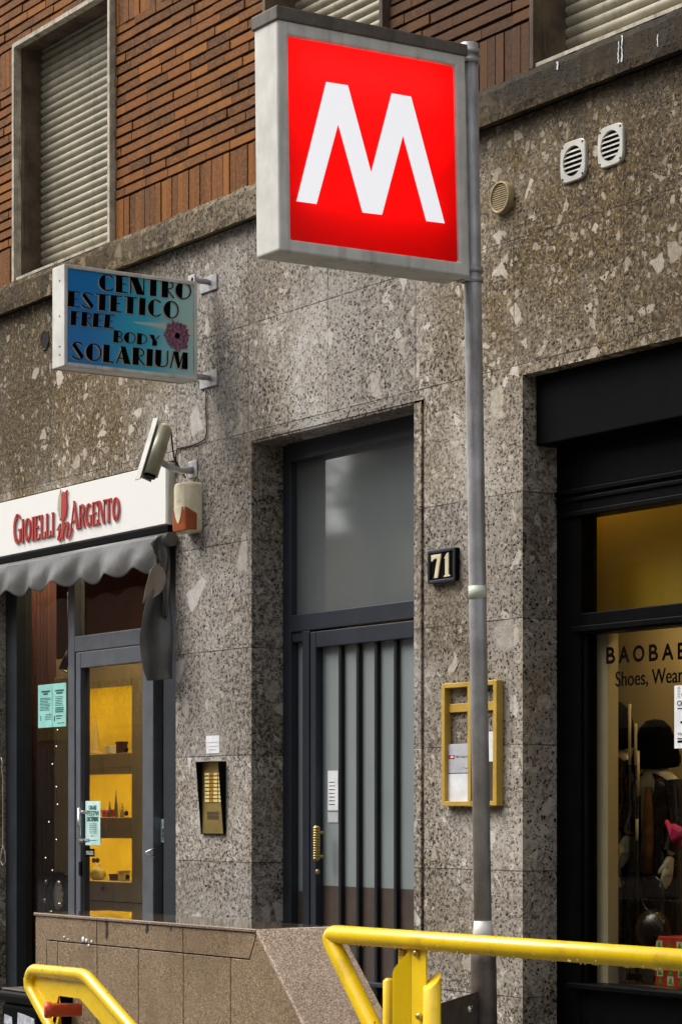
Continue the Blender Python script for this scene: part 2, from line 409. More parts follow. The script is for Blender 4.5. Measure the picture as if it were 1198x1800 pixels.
# ------------------------------------------------------------------ mesh builder
class MB:
    def __init__(s): s.v = []; s.f = []; s.sm = []
    def add(s, vs, fs, smooth=False):
        o = len(s.v); s.v += [Vector(v) for v in vs]
        for f in fs: s.f.append(tuple(i + o for i in f)); s.sm.append(smooth)
        return s
    def box(s, x0, x1, y0, y1, z0, z1):
        if x0 > x1: x0, x1 = x1, x0
        if y0 > y1: y0, y1 = y1, y0
        if z0 > z1: z0, z1 = z1, z0
        return s.add([(x0, y0, z0), (x1, y0, z0), (x1, y1, z0), (x0, y1, z0), (x0, y0, z1), (x1, y0, z1), (x1, y1, z1), (x0, y1, z1)],
                     [(0, 3, 2, 1), (4, 5, 6, 7), (0, 1, 5, 4), (1, 2, 6, 5), (2, 3, 7, 6), (3, 0, 4, 7)])
    def prism(s, pts, ext):                  # polygon (any plane) pushed along ext
        n = len(pts); ext = Vector(ext); pts = [Vector(p) for p in pts]
        nrm = Vector((0, 0, 0))
        for i in range(n): nrm += pts[i].cross(pts[(i + 1) % n])
        if nrm.dot(ext) > 0: pts = pts[::-1]
        vs = pts + [p + ext for p in pts]
        fs = [tuple(range(n)), tuple(range(2 * n - 1, n - 1, -1))]
        fs += [(i, n + i, n + (i + 1) % n, (i + 1) % n)[::-1] for i in range(n)]
        fs = [f[::-1] if k >= 2 else f for k, f in enumerate(fs)]
        fs = [f[::-1] if k >= 2 else f for k, f in enumerate(fs)]
        return s.add(vs, fs)
    def tube(s, path, r, n=14, cap=True):
        path = [Vector(p) for p in path]
        rs = r if isinstance(r, (list, tuple)) else [r] * len(path)
        rings = []; prev = None
        for i, p in enumerate(path):
            if i == 0: t = path[1] - path[0]
            elif i == len(path) - 1: t = path[-1] - path[-2]
            else: t = (path[i + 1] - p).normalized() + (p - path[i - 1]).normalized()
            t.normalize()
            if prev is None:
                a = Vector((0, 0, 1)) if abs(t.z) < .9 else Vector((1, 0, 0))
                u = t.cross(a).normalized()
            else: u = (prev - t * prev.dot(t)).normalized()
            prev = u; w = t.cross(u)
            rings.append([p + (u * math.cos(k * 2 * math.pi / n) + w * math.sin(k * 2 * math.pi / n)) * rs[i] for k in range(n)])
        vs = [v for rg in rings for v in rg]
        fs = [(i * n + k, i * n + (k + 1) % n, (i + 1) * n + (k + 1) % n, (i + 1) * n + k) for i in range(len(path) - 1) for k in range(n)]
        s.add(vs, fs, True)
        if cap:
            s.add(rings[0], [tuple(range(n))[::-1]]); s.add(rings[-1], [tuple(range(n))])
        return s
    def lathe(s, c, axis, prof, n=20):       # prof: (radius, height) pairs along axis from c
        c = Vector(c); ax = Vector(axis).normalized()
        a = Vector((0, 0, 1)) if abs(ax.z) < .9 else Vector((1, 0, 0))
        u = ax.cross(a).normalized(); w = ax.cross(u)
        vs = [c + ax * h + (u * math.cos(k * 2 * math.pi / n) + w * math.sin(k * 2 * math.pi / n)) * r for r, h in prof for k in range(n)]
        fs = [(i * n + k, i * n + (k + 1) % n, (i + 1) * n + (k + 1) % n, (i + 1) * n + k) for i in range(len(prof) - 1) for k in range(n)]
        return s.add(vs, fs, True)
    def ball(s, c, rx, ry, rz, n=16, m=10):
        c = Vector(c)
        vs = [c + Vector((rx * math.sin(math.pi * i / m) * math.cos(2 * math.pi * k / n), ry * math.sin(math.pi * i / m) * math.sin(2 * math.pi * k / n), rz * math.cos(math.pi * i / m))) for i in range(m + 1) for k in range(n)]
        fs = [(i * n + k, (i + 1) * n + k, (i + 1) * n + (k + 1) % n, i * n + (k + 1) % n) for i in range(m) for k in range(n)]
        return s.add(vs, fs, True)
    def grid(s, pts, smooth=True):           # rows of points
        nr, nc = len(pts), len(pts[0])
        return s.add([p for r in pts for p in r], [(i * nc + j, i * nc + j + 1, (i + 1) * nc + j + 1, (i + 1) * nc + j) for i in range(nr - 1) for j in range(nc - 1)], smooth)
    def build(s, name, mat, parent=None, bevel=0, seg=2, solid=0, sub=0, clean=True):
        off = world_loc(parent) if parent else Vector((0, 0, 0))
        if not parent and s.v:
            lo = Vector((min(v.x for v in s.v), min(v.y for v in s.v), min(v.z for v in s.v)))
            hi = Vector((max(v.x for v in s.v), max(v.y for v in s.v), max(v.z for v in s.v)))
            off = Vector(((lo.x + hi.x) / 2, (lo.y + hi.y) / 2, lo.z))
        me = bpy.data.meshes.new(name)
        me.from_pydata([tuple(v - off) for v in s.v], [], s.f)
        me.polygons.foreach_set('use_smooth', s.sm)
        if clean:
            bm = bmesh.new(); bm.from_mesh(me)
            bmesh.ops.remove_doubles(bm, verts=bm.verts, dist=1e-6)
            bmesh.ops.recalc_face_normals(bm, faces=bm.faces)
            bm.to_mesh(me); bm.free()
        me.materials.append(mat)
        o = bpy.data.objects.new(name, me); COL.objects.link(o)
        if parent: o.parent = parent
        else: o.location = off
        LOC[o.name] = off
        if solid:
            md = o.modifiers.new('solid', 'SOLIDIFY'); md.thickness = solid; md.offset = 0
        if sub:
            md = o.modifiers.new('sub', 'SUBSURF'); md.levels = sub; md.render_levels = sub
        if bevel:
            md = o.modifiers.new('bevel', 'BEVEL'); md.width = bevel; md.segments = seg; md.limit_method = 'ANGLE'; md.angle_limit = R(40)
        return o
LOC = {}
def world_loc(o): return LOC[o.name]         # parts are built with unrotated, unscaled parents: one world offset per object

def tag(o, label=None, cat=None, group=None, kind=None):
    if label: o['label'] = label
    if cat: o['category'] = cat
    if group: o['group'] = group
    if kind: o['kind'] = kind
    return o
def thing(name, loc, label, cat, group=None):
    o = bpy.data.objects.new(name, None); COL.objects.link(o); o.location = loc; LOC[o.name] = Vector(loc)
    o.empty_display_size = .1
    return tag(o, label, cat, group)

# ------------------------------------------------------------------ lettering
def font_polys(txt):
    cu = bpy.data.curves.new('lettering', 'FONT'); cu.body = txt; cu.size = 1.0; cu.resolution_u = 4
    o = bpy.data.objects.new('lettering', cu); COL.objects.link(o)
    dg = bpy.context.evaluated_depsgraph_get(); dg.update()
    me = o.evaluated_get(dg).to_mesh()
    vs = [(v.co.x, v.co.y) for v in me.vertices]; fs = [tuple(p.vertices) for p in me.polygons]
    o.evaluated_get(dg).to_mesh_clear()
    bpy.data.objects.remove(o); bpy.data.curves.remove(cu)
    return vs, fs
def flat_text(mb, txt, mp, bold=0.0):        # mp maps unit box (0..1, 0..1) to a 3-D point; thin raised lettering
    vs, fs = font_polys(txt)
    if not vs: return
    x0 = min(v[0] for v in vs); x1 = max(v[0] for v in vs); y0 = min(v[1] for v in vs); y1 = max(v[1] for v in vs)
    mb.add([mp((v[0] - x0) / (x1 - x0), (v[1] - y0) / (y1 - y0)) for v in vs], fs)
    if bold:
        for k, (a, b) in enumerate(((bold, 0), (-bold, 0), (0, bold), (0, -bold))):
            mb.add([mp((v[0] - x0) / (x1 - x0) + a, (v[1] - y0) / (y1 - y0) + b, .00012 * (k + 1)) for v in vs], fs)
def ymap(xl, yb, xr, hpx, Y):                # unit box on a facade-parallel plane, from photo pixels
    p = W(xl, yb, Y); q = W(xr, yb, Y); h = hpx / PXM((p + q) / 2)
    return lambda a, b, e=0.0: Vector((p.x + (q.x - p.x) * a, Y - e, p.z + h * b))
def xmap(c00, c10, c11, c01, X):             # unit box on a plane square to the facade (bilinear between four photo corners)
    P = [S(c[0], c[1], X) for c in (c00, c10, c11, c01)]
    def mp(a, b, e=0.0):
        q = P[0] * (1 - a) * (1 - b) + P[1] * a * (1 - b) + P[2] * a * b + P[3] * (1 - a) * b
        return Vector((X + e, q.y, q.z))
    return mp

def arc(cx, cy, rx, ry, a0, a1, n=14): return [(cx + rx * math.cos(R(a0 + (a1 - a0) * i / n)), cy + ry * math.sin(R(a0 + (a1 - a0) * i / n))) for i in range(n + 1)]
def band(pts, w):                            # polyline -> list of quads of width w
    out = []
    for (xa, ya), (xb, yb) in zip(pts, pts[1:]):
        dx, dy = xb - xa, yb - ya; l = math.hypot(dx, dy) or 1; nx, ny = -dy / l * w / 2, dx / l * w / 2
        ex, ey = dx / l * w * .18, dy / l * w * .18
        out.append([(xa - ex + nx, ya - ey + ny), (xa - ex - nx, ya - ey - ny), (xb + ex - nx, yb + ey - ny), (xb + ex + nx, yb + ey + ny)])
    return out
def glyph(ch, thick, thin, serif=0.0):
    T, t = thick, thin; q = []
    ln = lambda x0, y0, x1, y1, w: q.extend(band([(x0, y0), (x1, y1)], w))
    stem = lambda x, y0=0, y1=1: q.append([(x, y0), (x + T, y0), (x + T, y1), (x, y1)])
    def half(cx, cy, rx, ry, chord): q.append([p for p in arc(cx, cy, rx, ry, 90, 270, 20) if p[0] <= chord] or [(0, 0)])
    h = t / 2; w = .66
    sf = lambda x, y: serif and ln(x - serif, y, x + serif, y, t)
    if ch == 'C' or ch == 'G':
        q.append(arc(.42, .5, .42, .5, 105, 255, 18)); q.extend(band(arc(.42, .5, .42 - h, .5 - h, 48, 110), t)); q.extend(band(arc(.42, .5, .42 - h, .5 - h, 250, 318), t)); w = .78
        if T < .25: q.pop(0); q.extend(band(arc(.42, .5, .42 - T / 2, .5 - T / 2, 100, 260), T))
        if ch == 'G': stem(.62, .06, .45); ln(.52, .45, .86, .45, t)
    elif ch == 'O':
        if T < .25:
            q.extend(band(arc(.42, .5, .42 - T / 2, .5 - T / 2, 110, 250), T)); q.extend(band(arc(.42, .5, .42 - T / 2, .5 - T / 2, -70, 70), T))
            q.extend(band(arc(.42, .5, .42 - h, .5 - h, 60, 120), t)); q.extend(band(arc(.42, .5, .42 - h, .5 - h, 240, 300), t))
        else:
            q.append(arc(.42, .5, .42, .5, 98, 262, 18)); q.extend(band(arc(.42, .5, .42 - h, .5 - h, -100, 100, 22), t))
        w = .86
    elif ch == 'E':
        stem(0); ln(0, 1 - h, .6, 1 - h, t); ln(0, .52, .5, .52, t); ln(0, h, .6, h, t); w = .64
        if serif: ln(.6, .8, .6, 1, t); ln(.6, 0, .6, .2, t)
    elif ch == 'F': stem(0); ln(0, 1 - h, .56, 1 - h, t); ln(0, .52, .48, .52, t); w = .58
    elif ch == 'L':
        stem(0); ln(0, h, .56, h, t); w = .6
        if serif: ln(.57, 0, .57, .25, t); sf(T / 2, 1 - h)
    elif ch == 'I': stem(.04); sf(.04 + T / 2, h); sf(.04 + T / 2, 1 - h); w = T + .1
    elif ch == 'T':
        stem(.34 - T / 2); ln(0, 1 - h, .68, 1 - h, t); sf(.34, h); w = .7
        if serif: ln(.01, .8, .01, 1, t); ln(.68, .8, .68, 1, t)
    elif ch == 'N':
        ln(h, 0, h, 1, t); ln(.72, 0, .72, 1, t); q.append([(0, 1), (T * 1.15, 1), (.74, 0), (.74 - T * 1.15, 0)]); sf(h, h); sf(.72, 1 - h); w = .78
    elif ch in 'RBPD':
        stem(0)
        if ch == 'D': q.extend(band(arc(.2, .5, .5, .5 - h, -90, 90), t)); w = .76; ln(0, 1 - h, .2, 1 - h, t); ln(0, h, .2, h, t)
        else:
            ln(0, 1 - h, .3, 1 - h, t); ln(0, .48, .3, .48, t); q.extend(band(arc(.3, .74, .3, .26 - h, -90, 90), T * .8 if serif else t)); w = .64
            if ch == 'R':
                if serif: q.append([(.26, .48), (.26 + T, .48), (.7, 0), (.7 - T, 0)])
                else: ln(.26, .48, .66, .02, t)
            if ch == 'B': ln(0, h, .3, h, t); q.extend(band(arc(.3, .25, .34, .25 - h, -90, 90), t))
        sf(T / 2, h)
    elif ch == 'S':
        q.append([(.0, .80), (.12, .96), (.62, .26), (.52, .06)]) if T > .25 else q.extend(band([(.08, .8), (.5, .25)], T))
        q.extend(band(arc(.3, .78, .26, .22 - h, 30, 190), t)); q.extend(band(arc(.32, .24, .28, .24 - h, -170, 10), t)); w = .66
    elif ch == 'A':
        ln(.03, 0, .38, .97, t); q.append([(.36 - T * .35, 1), (.36 + T * .45, 1), (.82, 0), (.82 - T * 1.1, 0)]); ln(.16, .3, .6, .3, t); w = .84
        sf(.03, h); sf(.76, h)
    elif ch == 'U':
        stem(0, .25, 1); q.append(arc(T / 2 + .1, .27, T / 2 + .1, .27, 180, 275, 10) + [(T, .27)]); q.extend(band(arc(.36, .28, .34, .28 - h, 230, 360), t)); ln(.7, .26, .7, 1, t); w = .76
    elif ch == 'Y':
        q.append([(0, 1), (T * 1.05, 1), (.47, .42), (.3, .42)]); ln(.38, .42, .72, 1, t); stem(.38 - T * .4, 0, .46); w = .74
    elif ch == 'M':
        ln(.03, 0, .2, 1, t); q.append([(.14, 1), (.14 + T * .9, 1), (.56, .1), (.44, .02)]); ln(.48, .04, .74, 1, t); q.append([(.72, 1), (.72 + T * .75, 1), (1.0, 0), (1.0 - T * 1.05, 0)]); w = 1.02
    return q, w
def stroke_text(mb, s, mp, thick, thin, serif=0, gap=.1, dx=0, dy=0, lift=0.0, thick_m=.004, axis=(0, -1, 0), caps=None):
    gl = []; x = 0
    for i, ch in enumerate(s):
        if ch == ' ': x += .35; continue
        sc = (caps[i] if caps else 1.0)
        q, w = glyph(ch, thick, thin, serif); gl.append((q, x, sc)); x += w * sc + gap
    tot = x - gap; k = 0
    for q, xo, sc in gl:
        for poly in q:
            if len(poly) < 3: continue
            k += 1
            pts = [mp((xo + px * sc) / tot + dx, py * sc + dy, lift) for px, py in poly]
            mb.prism(pts, Vector(axis) * (thick_m + (k % 7) * .00013))

# ------------------------------------------------------------------ setting: ground, road
MB().box(-80, 80, -90, 40, -.3, 0).build('ground', M['pave']); tag(bpy.data.objects['ground'], kind='structure')
MB().box(-80, 80, -20, -6.9, .001, .004).build('road', M['asphalt']); tag(bpy.data.objects['road'], kind='structure')
sw = MB().box(-80, 80, -6.9, -.0, .004, .012).build('pavement', M['pave']); tag(sw, kind='structure')

# ------------------------------------------------------------------ the stone and brick building
bld = thing('apartment_building', (-8, 0, 0), 'old apartment building with grey conglomerate stone base and orange brick storey above', 'building')
XA, XB = -14.5, -3.2                              # stretch of facade
ZL0, ZL1 = 4.15, 4.30                             # sill band
ZO = 3.185                                        # top of the ground floor openings
DEP = .24
XS0, XS1 = WX(23, .13), WX(309)                        # left shop opening
XD0, XD1 = WX(442), WX(745)                       # door opening incl. surround
XR0, XR1 = WX(918), XB - .9                       # right shop opening
sm = MB()
sm.box(XA, XS0, 0, .15, 0, ZO)
sm.box(XS1, XD0, 0, DEP, 0, ZO)
sm.box(XD1, XR0, 0, DEP, 0, ZO)
sm.box(XR1, XB, 0, DEP, 0, ZO)
sm.box(XA, XB, 0, DEP, ZO, ZL0)
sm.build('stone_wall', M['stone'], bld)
# stone surround of the door, with its dark groove
dz = WZ(724, 703)
xt0, xt1 = WX(725), WX(738)
s2 = MB(); s2.box(xt0, xt1, .004, .20, 0, dz); s2.box(XD0, xt1, .004, .20, dz, ZO - .012)
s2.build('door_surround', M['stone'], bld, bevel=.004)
MB().box(xt1, XD1, .035, .2, 0, ZO).build('surround_joint', M['joint'], bld)
# sill band with rough weathered top, in three lengths
lg = MB(); xs = [XA, WX(268), WX(835) - .02, XB]
random.seed(3)
for a, b in zip(xs, xs[1:]):
    n = int((b - a) / .05); rows = []
    prof = [(.02, ZL0 + .012), (-.045, ZL0), (-.05, ZL0 + .03), (-.05, ZL0 + .115), (-.042, ZL1 - .01), (.03, ZL1 + .004), (.2, ZL1 + .006)]
    for i in range(n + 1):
        x = a + .003 + (b - a - .006) * i / n; j = random.uniform(-.004, .004)
        rows.append([Vector((x, py + random.uniform(-.0025, .0025), pz + (j if k in (3, 4, 5) else random.uniform(-.0015, .0015)))) for k, (py, pz) in enumerate(prof)])
    lg.grid(rows, False)
lg.build('sill_band', M['stone_sill'], bld)
MB().box(XA, XB, .03, .2, ZL0 - .001, ZL0 + .1).build('band_backing', M['joint'], bld)

random.seed(17)
for px, py0, py1, w_ in ((1093, 54, 138, .008), (1087, 72, 136, .006), (980, 100, 122, .010), (1156, 60, 82, .005)):
    d = MB(); p = W(px, py0, -.0515); z1 = min(ZL1 - .025, p.z); z0 = max(ZL0 + .032, WZ(px, py1, -.0515)); n = 9; L_ = []; R_ = []
    for i in range(n + 1):
        f = i / n; zz = z1 + (z0 - z1) * f; o_ = random.uniform(-.003, .003); ww = w_ * random.uniform(.3, 1) * .5
        L_.append(Vector((p.x + o_ - ww, -.0535, zz))); R_.append(Vector((p.x + o_ + ww, -.0535, zz)))
    d.grid([L_, R_], False); d.build('lime_streak', M['paper'], bld, solid=.001)
# windows of the brick storey (x0, x1, z0, z1)
ZT = 5.53
WIN = [(WX(30), WX(202), ZL1, ZT), (WX(471), WX(682), ZL1, ZT), (WX(941), WX(941) + 1.02, ZL1, ZT)]
def free(x0, x1, z0, z1):
    return all(x1 <= a + .001 or x0 >= b - .001 or z1 <= c or z0 >= d for a, b, c, d in WIN)
bk = MB(); random.seed(11)
def brick(x0, x1, z0, z1):
    segs = [(x0, x1)]
    for a, b, c, d in WIN:
        if z1 > c + .01 and z0 < d - .02:
            ns = []
            for s0, s1 in segs:
                if s1 <= a or s0 >= b: ns.append((s0, s1)); continue
                if s0 < a: ns.append((s0, a - .002))
                if s1 > b: ns.append((b + .002, s1))
            segs = ns
    for s0, s1 in segs:
        if s1 - s0 < .012: continue
        y = random.uniform(-.003, .004)
        bk.box(s0, s1, y, .03, z0, z1)
z = ZL1 + .008
def soldier(z0, z1):
    x = XA
    while x < XB: brick(x, x + .0475, z0, z1); x += .0515
soldier(ZL1 + .008, 4.495)
z = 4.508; k = 0
while z < 5.32:
    x = XA - random.uniform(0, .18) if k % 2 else XA - random.uniform(0, .09)
    while x < XB:
        l = random.choice((.205, .205, .21, .205, .15)); brick(x, x + l - .0024, z, z + .0362); x += l
    z += .0495; k += 1
soldier(5.335, 5.525)
z = 5.54
while z < 6.75:
    x = XA - random.uniform(0, .18)
    while x < XB:
        l = random.choice((.205, .205, .21, .205, .15)); brick(x, x + l - .0024, z, z + .0362); x += l
    z += .0495
bk.build('brick_facing', M['brick'], bld, clean=False)
mo = MB(); px = XA
for a, b, c, d in WIN:
    mo.box(px, a, .014, DEP, ZL1, 6.75); mo.box(a, b, .014, DEP, d, 6.75); px = b
mo.box(px, XB, .014, DEP, ZL1, 6.75)
mo.build('brick_wall', M['mortar'], bld)
for i, (a, b, c, d) in enumerate(WIN):
    fr = MB(); t_ = .022
    fm = M['frame_stone'] if i == 0 else M['reveal']
    fr.box(a, a + t_, -.03, .012, c, d); fr.box(b - t_, b, -.03, .012, c, d); fr.box(a + t_, b - t_, -.03, .012, d - t_, d)
    w_ = fr.build('window', fm, bld)
    rv = MB(); rv.box(a, a + .012, .012, .2, c, d); rv.box(b - .012, b, .012, .2, c, d); rv.box(a + .012, b - .012, .012, .2, d - .012, d)
    rv.build('reveal', M['reveal'], w_)
    sl = MB(); sl.box(a + t_, b - t_, -.02, .15, c + .004, c + .018); sl.build('sill', M['frame_stone'], w_)
    sh = MB(); rows = []; zz = c + .018; pitch = .041
    while zz < d - .02:
        for fz, fy in ((0, .146), (.12, .139), (.35, .131), (.6, .130), (.82, .134), (.93, .141), (.97, .148)):
            rows.append([Vector((a + .012, fy, zz + fz * pitch)), Vector(((a + b) / 2, fy, zz + fz * pitch)), Vector((b - .012, fy, zz + fz * pitch))])
        zz += pitch
    sh.grid(rows, True); sh.build('shutter', M['shutter'], w_)
    bx = MB(); bx.box(a + .012, b - .012, .2, .22, c, d); bx.build('backing', M['hole'], w_)
# round hole left of the blue sign, and an old stain patch
hc = W(79, 598)
hm = MB(); hm.lathe(hc + Vector((0, -.001, 0)), (0, 1, 0), [(.052, -.003), (.050, -.006), (.044, -.002), (.042, .0)], 28)
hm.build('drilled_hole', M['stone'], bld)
MB().lathe(hc, (0, -1, 0), [(0.0, .0015), (.045, .0015)], 28).build('hole_void', M['hole'], bld)
hw = MB(); hw.box(XA, XB, .9 + DEP, 1.0 + DEP, 4.2, 6.8)
# ------------------------------------------------------------------ street door (part of the building)
YD = .19
xl, xr = XD0, xt0
dr = MB(); e = .012
zb = WZ(615, 1083, YD)                            # transom bar
ztop = dz
def vb(mb, x0, x1, z0, z1, y0=YD - .03, y1=YD + .03): mb.box(x0, x1, y0, y1, z0, z1)
gx0 = WX(520, YD)
vb(dr, xl, gx0, 0, ztop); vb(dr, xr - .016, xr, 0, ztop)
vb(dr, gx0, xr - .016, zb - .045, zb + .03)
vb(dr, gx0, xr - .016, ztop - .10, ztop, YD - .05, YD + .03)
xm0, xm1 = WX(541, YD), WX(553, YD)
vb(dr, xm0, xm1, 0, zb - .045)
vb(dr, gx0, xm0, zb - .09, zb - .045, YD - .02, YD + .03)
door = dr.build('entrance_door', M['blue_grey'], bld, bevel=.004)
lf = MB()
lx0, lx1 = WX(557, YD - .01), xr - .018
vb(lf, lx0, lx0 + .042, .05, zb - .055, YD - .045, YD + .01); vb(lf, lx1 - .035, lx1, .05, zb - .055, YD - .045, YD + .01)
vb(lf, lx0 + .042, lx1 - .035, zb - .125, zb - .055, YD - .044, YD + .01); vb(lf, lx0 + .042, lx1 - .035, .05, .2, YD - .044, YD + .01)
vb(lf, lx0 + .042, lx1 - .035, WZ(620, 1722, YD) - .02, WZ(620, 1722, YD), YD - .044, YD + .01)
lf.build('leaf_frame', M['blue_grey'], door, bevel=.004)
bars = MB()
for px in (593, 624, 656, 690):
    x = WX(px, YD - .03); vb(bars, x, x + .020, .2, zb - .125, YD - .026, YD - .0065)
bars.build('bars', M['bar_black'], door, bevel=.002)
gl = MB(); gl.box(gx0, xr - .01, YD + .004, YD + .012, zb, ztop - .05); gl.build('transom_glass', M['frost'], door)
zk = WZ(640, 1560, YD)
gl = MB(); gl.box(lx0 + .01, lx1 - .01, YD - .006, YD + .002, zk, zb - .075); gl.build('leaf_glass', M['frost_leaf'], door)
gl = MB(); gl.box(gx0, xm0, YD + .012, YD + .02, WZ(530, 1567, YD), zb - .06); gl.build('side_glass', M['frost_leaf'], door)
kp = MB(); kp.box(lx0 + .01, lx1 - .01, YD - .007, YD + .003, .06, zk); kp.box(gx0, xm0, YD + .008, YD + .021, .05, WZ(530, 1567, YD)); kp.build('kick_panel', M['brown_panel'], door)
hd = MB(); p0 = W(556, 1462, YD - .075); 
for i in range(13):
    zz = W(556, 1456, YD - .075).z - i * (58 / 13) / PXM(p0)
    hd.ball((p0.x, p0.y, zz), .017 - .0004 * i, .017, .0085, 14, 6)
hd.tube([(p0.x, p0.y, W(0, 0).z * 0 + WZ(556, 1452, YD - .075)), (p0.x, p0.y, WZ(556, 1514, YD - .075))], .010)
hd.tube([(p0.x, p0.y, WZ(556, 1464, YD - .075)), (p0.x, YD - .04, WZ(556, 1464, YD - .075))], .007)
hd.tube([(p0.x, p0.y, WZ(556, 1506, YD - .075)), (p0.x, YD - .04, WZ(556, 1506, YD - .075))], .007)
hd.ball(W(558, 1533, YD - .055), .007, .01, .012)
hd.build('pull_handle', M['brass'], door)
nt = MB(); mp = ymap(576, 1425, 594, 70, YD - .0085); nt.add([mp(0, 0), mp(1, 0), mp(1, 1), mp(0, 1)], [(0, 1, 2, 3)])
nb = nt.build('notice', M['paper'], door, solid=.001)
nt = MB(); mp = ymap(576, 1446, 594, 18, YD - .0085); nt.add([mp(0, 0), mp(1, 0), mp(1, 1), mp(0, 1)], [(0, 1, 2, 3)])
nt.build('notice', M['paper_grey'], door, solid=.001)
nt = MB()
for r_ in range(7):
    mp = ymap(578, 1376 + r_ * 6.5, 588 + (r_ * 5) % 5, 1.2, YD - .0098); nt.add([mp(0, 0), mp(1, 0), mp(1, 1), mp(0, 1)], [(0, 1, 2, 3)])
nt.build('notice_print', M['ink'], nb)
# dark hall behind
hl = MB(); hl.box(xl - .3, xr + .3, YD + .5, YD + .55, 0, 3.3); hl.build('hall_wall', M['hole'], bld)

# ------------------------------------------------------------------ left shop
YS = .13
shopA = MB()
x0, x1 = XS0, XS1
pz0 = .08
def post(mb, pxa, pxb, z0=0, z1=2.95, y0=YS - .03, y1=YS + .03): mb.box(WX(pxa, YS), WX(pxb, YS), y0, y1, z0, z1)
ztr0, ztr1 = WZ(200, 1140, YS), WZ(200, 1112, YS)
post(shopA, 129, 140)                              # fixed mullion
post(shopA, 278.5, 281.5); 
shopA.box(WX(140, YS), WX(278.5, YS), YS - .03, YS + .03, ztr0, ztr1)
shopA.box(WX(45, YS), WX(129, YS), YS - .03, YS + .03, .0, .35)
shopA.box(WX(281.5, YS), x1, YS - .03, YS + .03, .0, .35)
shopA.box(x0, x1, YS - .03, YS + .03, 2.80, 2.9)
shA = shopA.build('jewellery_shopfront', M['alu'], bld, bevel=.004)
st = MB(); post(st, 25, 44, y0=YS - .05, y1=YS + .04);  st.build('corner_post', M['alu_dark'], shA, bevel=.003); MB().box(WX(300, YS), x1 + .02, YS - .04, YS + .06, 0, 2.9).build('corner_post', M['alu_dark'], shA, bevel=.003)
dl = MB()
dl.box(WX(141, YS - .02), WX(149, YS - .02), YS - .045, YS + .01, .05, ztr0 - .006)
dl.box(WX(258, YS - .02), WX(277, YS - .02), YS - .045, YS + .01, .05, ztr0 - .006)
dl.box(WX(149, YS - .02), WX(258, YS - .02), YS - .044, YS + .01, ztr0 - .085, ztr0 - .006)
dl.box(WX(149, YS - .02), WX(258, YS - .02), YS - .044, YS + .01, .05, .25)
dl.build('shop_door', M['alu'], shA, bevel=.003)
lk = MB(); p = W(141, 1528, YS - .05); lk.box(p.x - .012, p.x + .012, p.y - .004, p.y + .006, WZ(141, 1540, YS - .05), WZ(141, 1515, YS - .05)); lk.build('lock', M['black'], shA, bevel=.002)
ha = MB(); pa, pb = W(139, 1428, YS - .095), W(139, 1478, YS - .095)
ha.tube([(pa.x, YS - .04, pa.z), (pa.x, YS - .09, pa.z), pa + Vector((0, 0, .012)), pb - Vector((0, 0, .012)), (pb.x, YS - .09, pb.z), (pb.x, YS - .04, pb.z)][0:2] , .009)
ha.tube([pa + Vector((0, 0, .02)), pb - Vector((0, 0, .02))], .008); ha.tube([(pb.x, YS - .04, pb.z), (pb.x, YS - .10, pb.z)], .009)
ha.build('door_handle', M['chrome'], shA)
hk = MB(); pc = W(268, 1500, YS - .06); hk.tube([pc + Vector((.02, .0, .022)), pc + Vector((-.01, -.03, .004)), pc + Vector((-.005, -.03, -.004)), pc + Vector((.025, 0, -.02))], .005); hk.build('lever_handle', M['chrome'], shA)
gA = MB()
gA.box(WX(45, YS), WX(129, YS), YS + .004, YS + .008, .35, 2.8); gA.box(WX(140, YS), WX(278, YS), YS + .004, YS + .008, ztr1, 2.8)
gA.box(WX(149, YS), WX(258, YS), YS - .02, YS - .016, .25, ztr0 - .085); gA.box(WX(282, YS), WX(300, YS), YS + .004, YS + .008, .35, 2.8)
gA.build('shop_glass', M['glass'], shA)
# room behind
rm = MB(); YB = 2.3; xw = x0 - 4.2
rm.box(xw, x1 + .5, YB, YB + .05, 0, 3.1)
rm.box(xw - .05, xw, .17, YB, 0, 3.1); rm.box(x1 + .5, x1 + .55, .26, YB, 0, 3.1)
rm.build('shop_room', M['maroon_wall'], shA)
MB().box(xw - .04, x1 + .53, .245, YB + .04, 3.07, 3.16).build('shop_ceiling', M['maroon'], shA)
MB().box(xw, x1 + .5, .25, YB, 0, .1).build('shop_floor', M['beige'], shA)
MB().box(x0 - .9, x1 - .1, .30, .34, 3.03, 3.05).build('window_fill', M['fill_window'], shA)  # unseen strip added above the pane to brighten curtain and screen
for k in range(3):
    xk = x0 - 1.6 + k * .9; MB().box(xk, xk + .3, 1.1, 1.25, 3.04, 3.068).build('ceiling_lamp', M['lamp_shop'], shA)

# lit display cabinet
YC = .75
cab = thing('display_cabinet', (WX(195, YC), YC + .2, .1), 'cabinet with yellow lit niches behind the glass shop door', 'cabinet')
cx0, cx1, cx2 = WX(140, YC), WX(231, YC), WX(300, YC)
zs = [(1325, 1350), (1437, 1462), (1550, 1700)]
cb = MB()
tops = [WZ(190, 1200, YC)]
cb.box(cx1, cx2 + .3, YC, YC + .03, .1, 2.4)
for a, b in zs: cb.box(cx0 - .9, cx1, YC, YC + .34, WZ(190, b, YC) if b < 1700 else .1, WZ(190, a, YC))
cb.box(cx0 - .9, cx1, YC, YC + .34, tops[0] + .01, tops[0] + .16)
cb.build('carcass', M['beige'], cab, bevel=.003)
bp = MB(); bp.box(cx0 - .95, cx1 + .02, YC + .34, YC + .36, .1, tops[0] + .1); bp.box(cx1 + .001, cx1 + .02, YC + .031, YC + .34, .1, tops[0] + .1); bp.build('back_panel', M['warm_wall'], cab)
ls = MB()
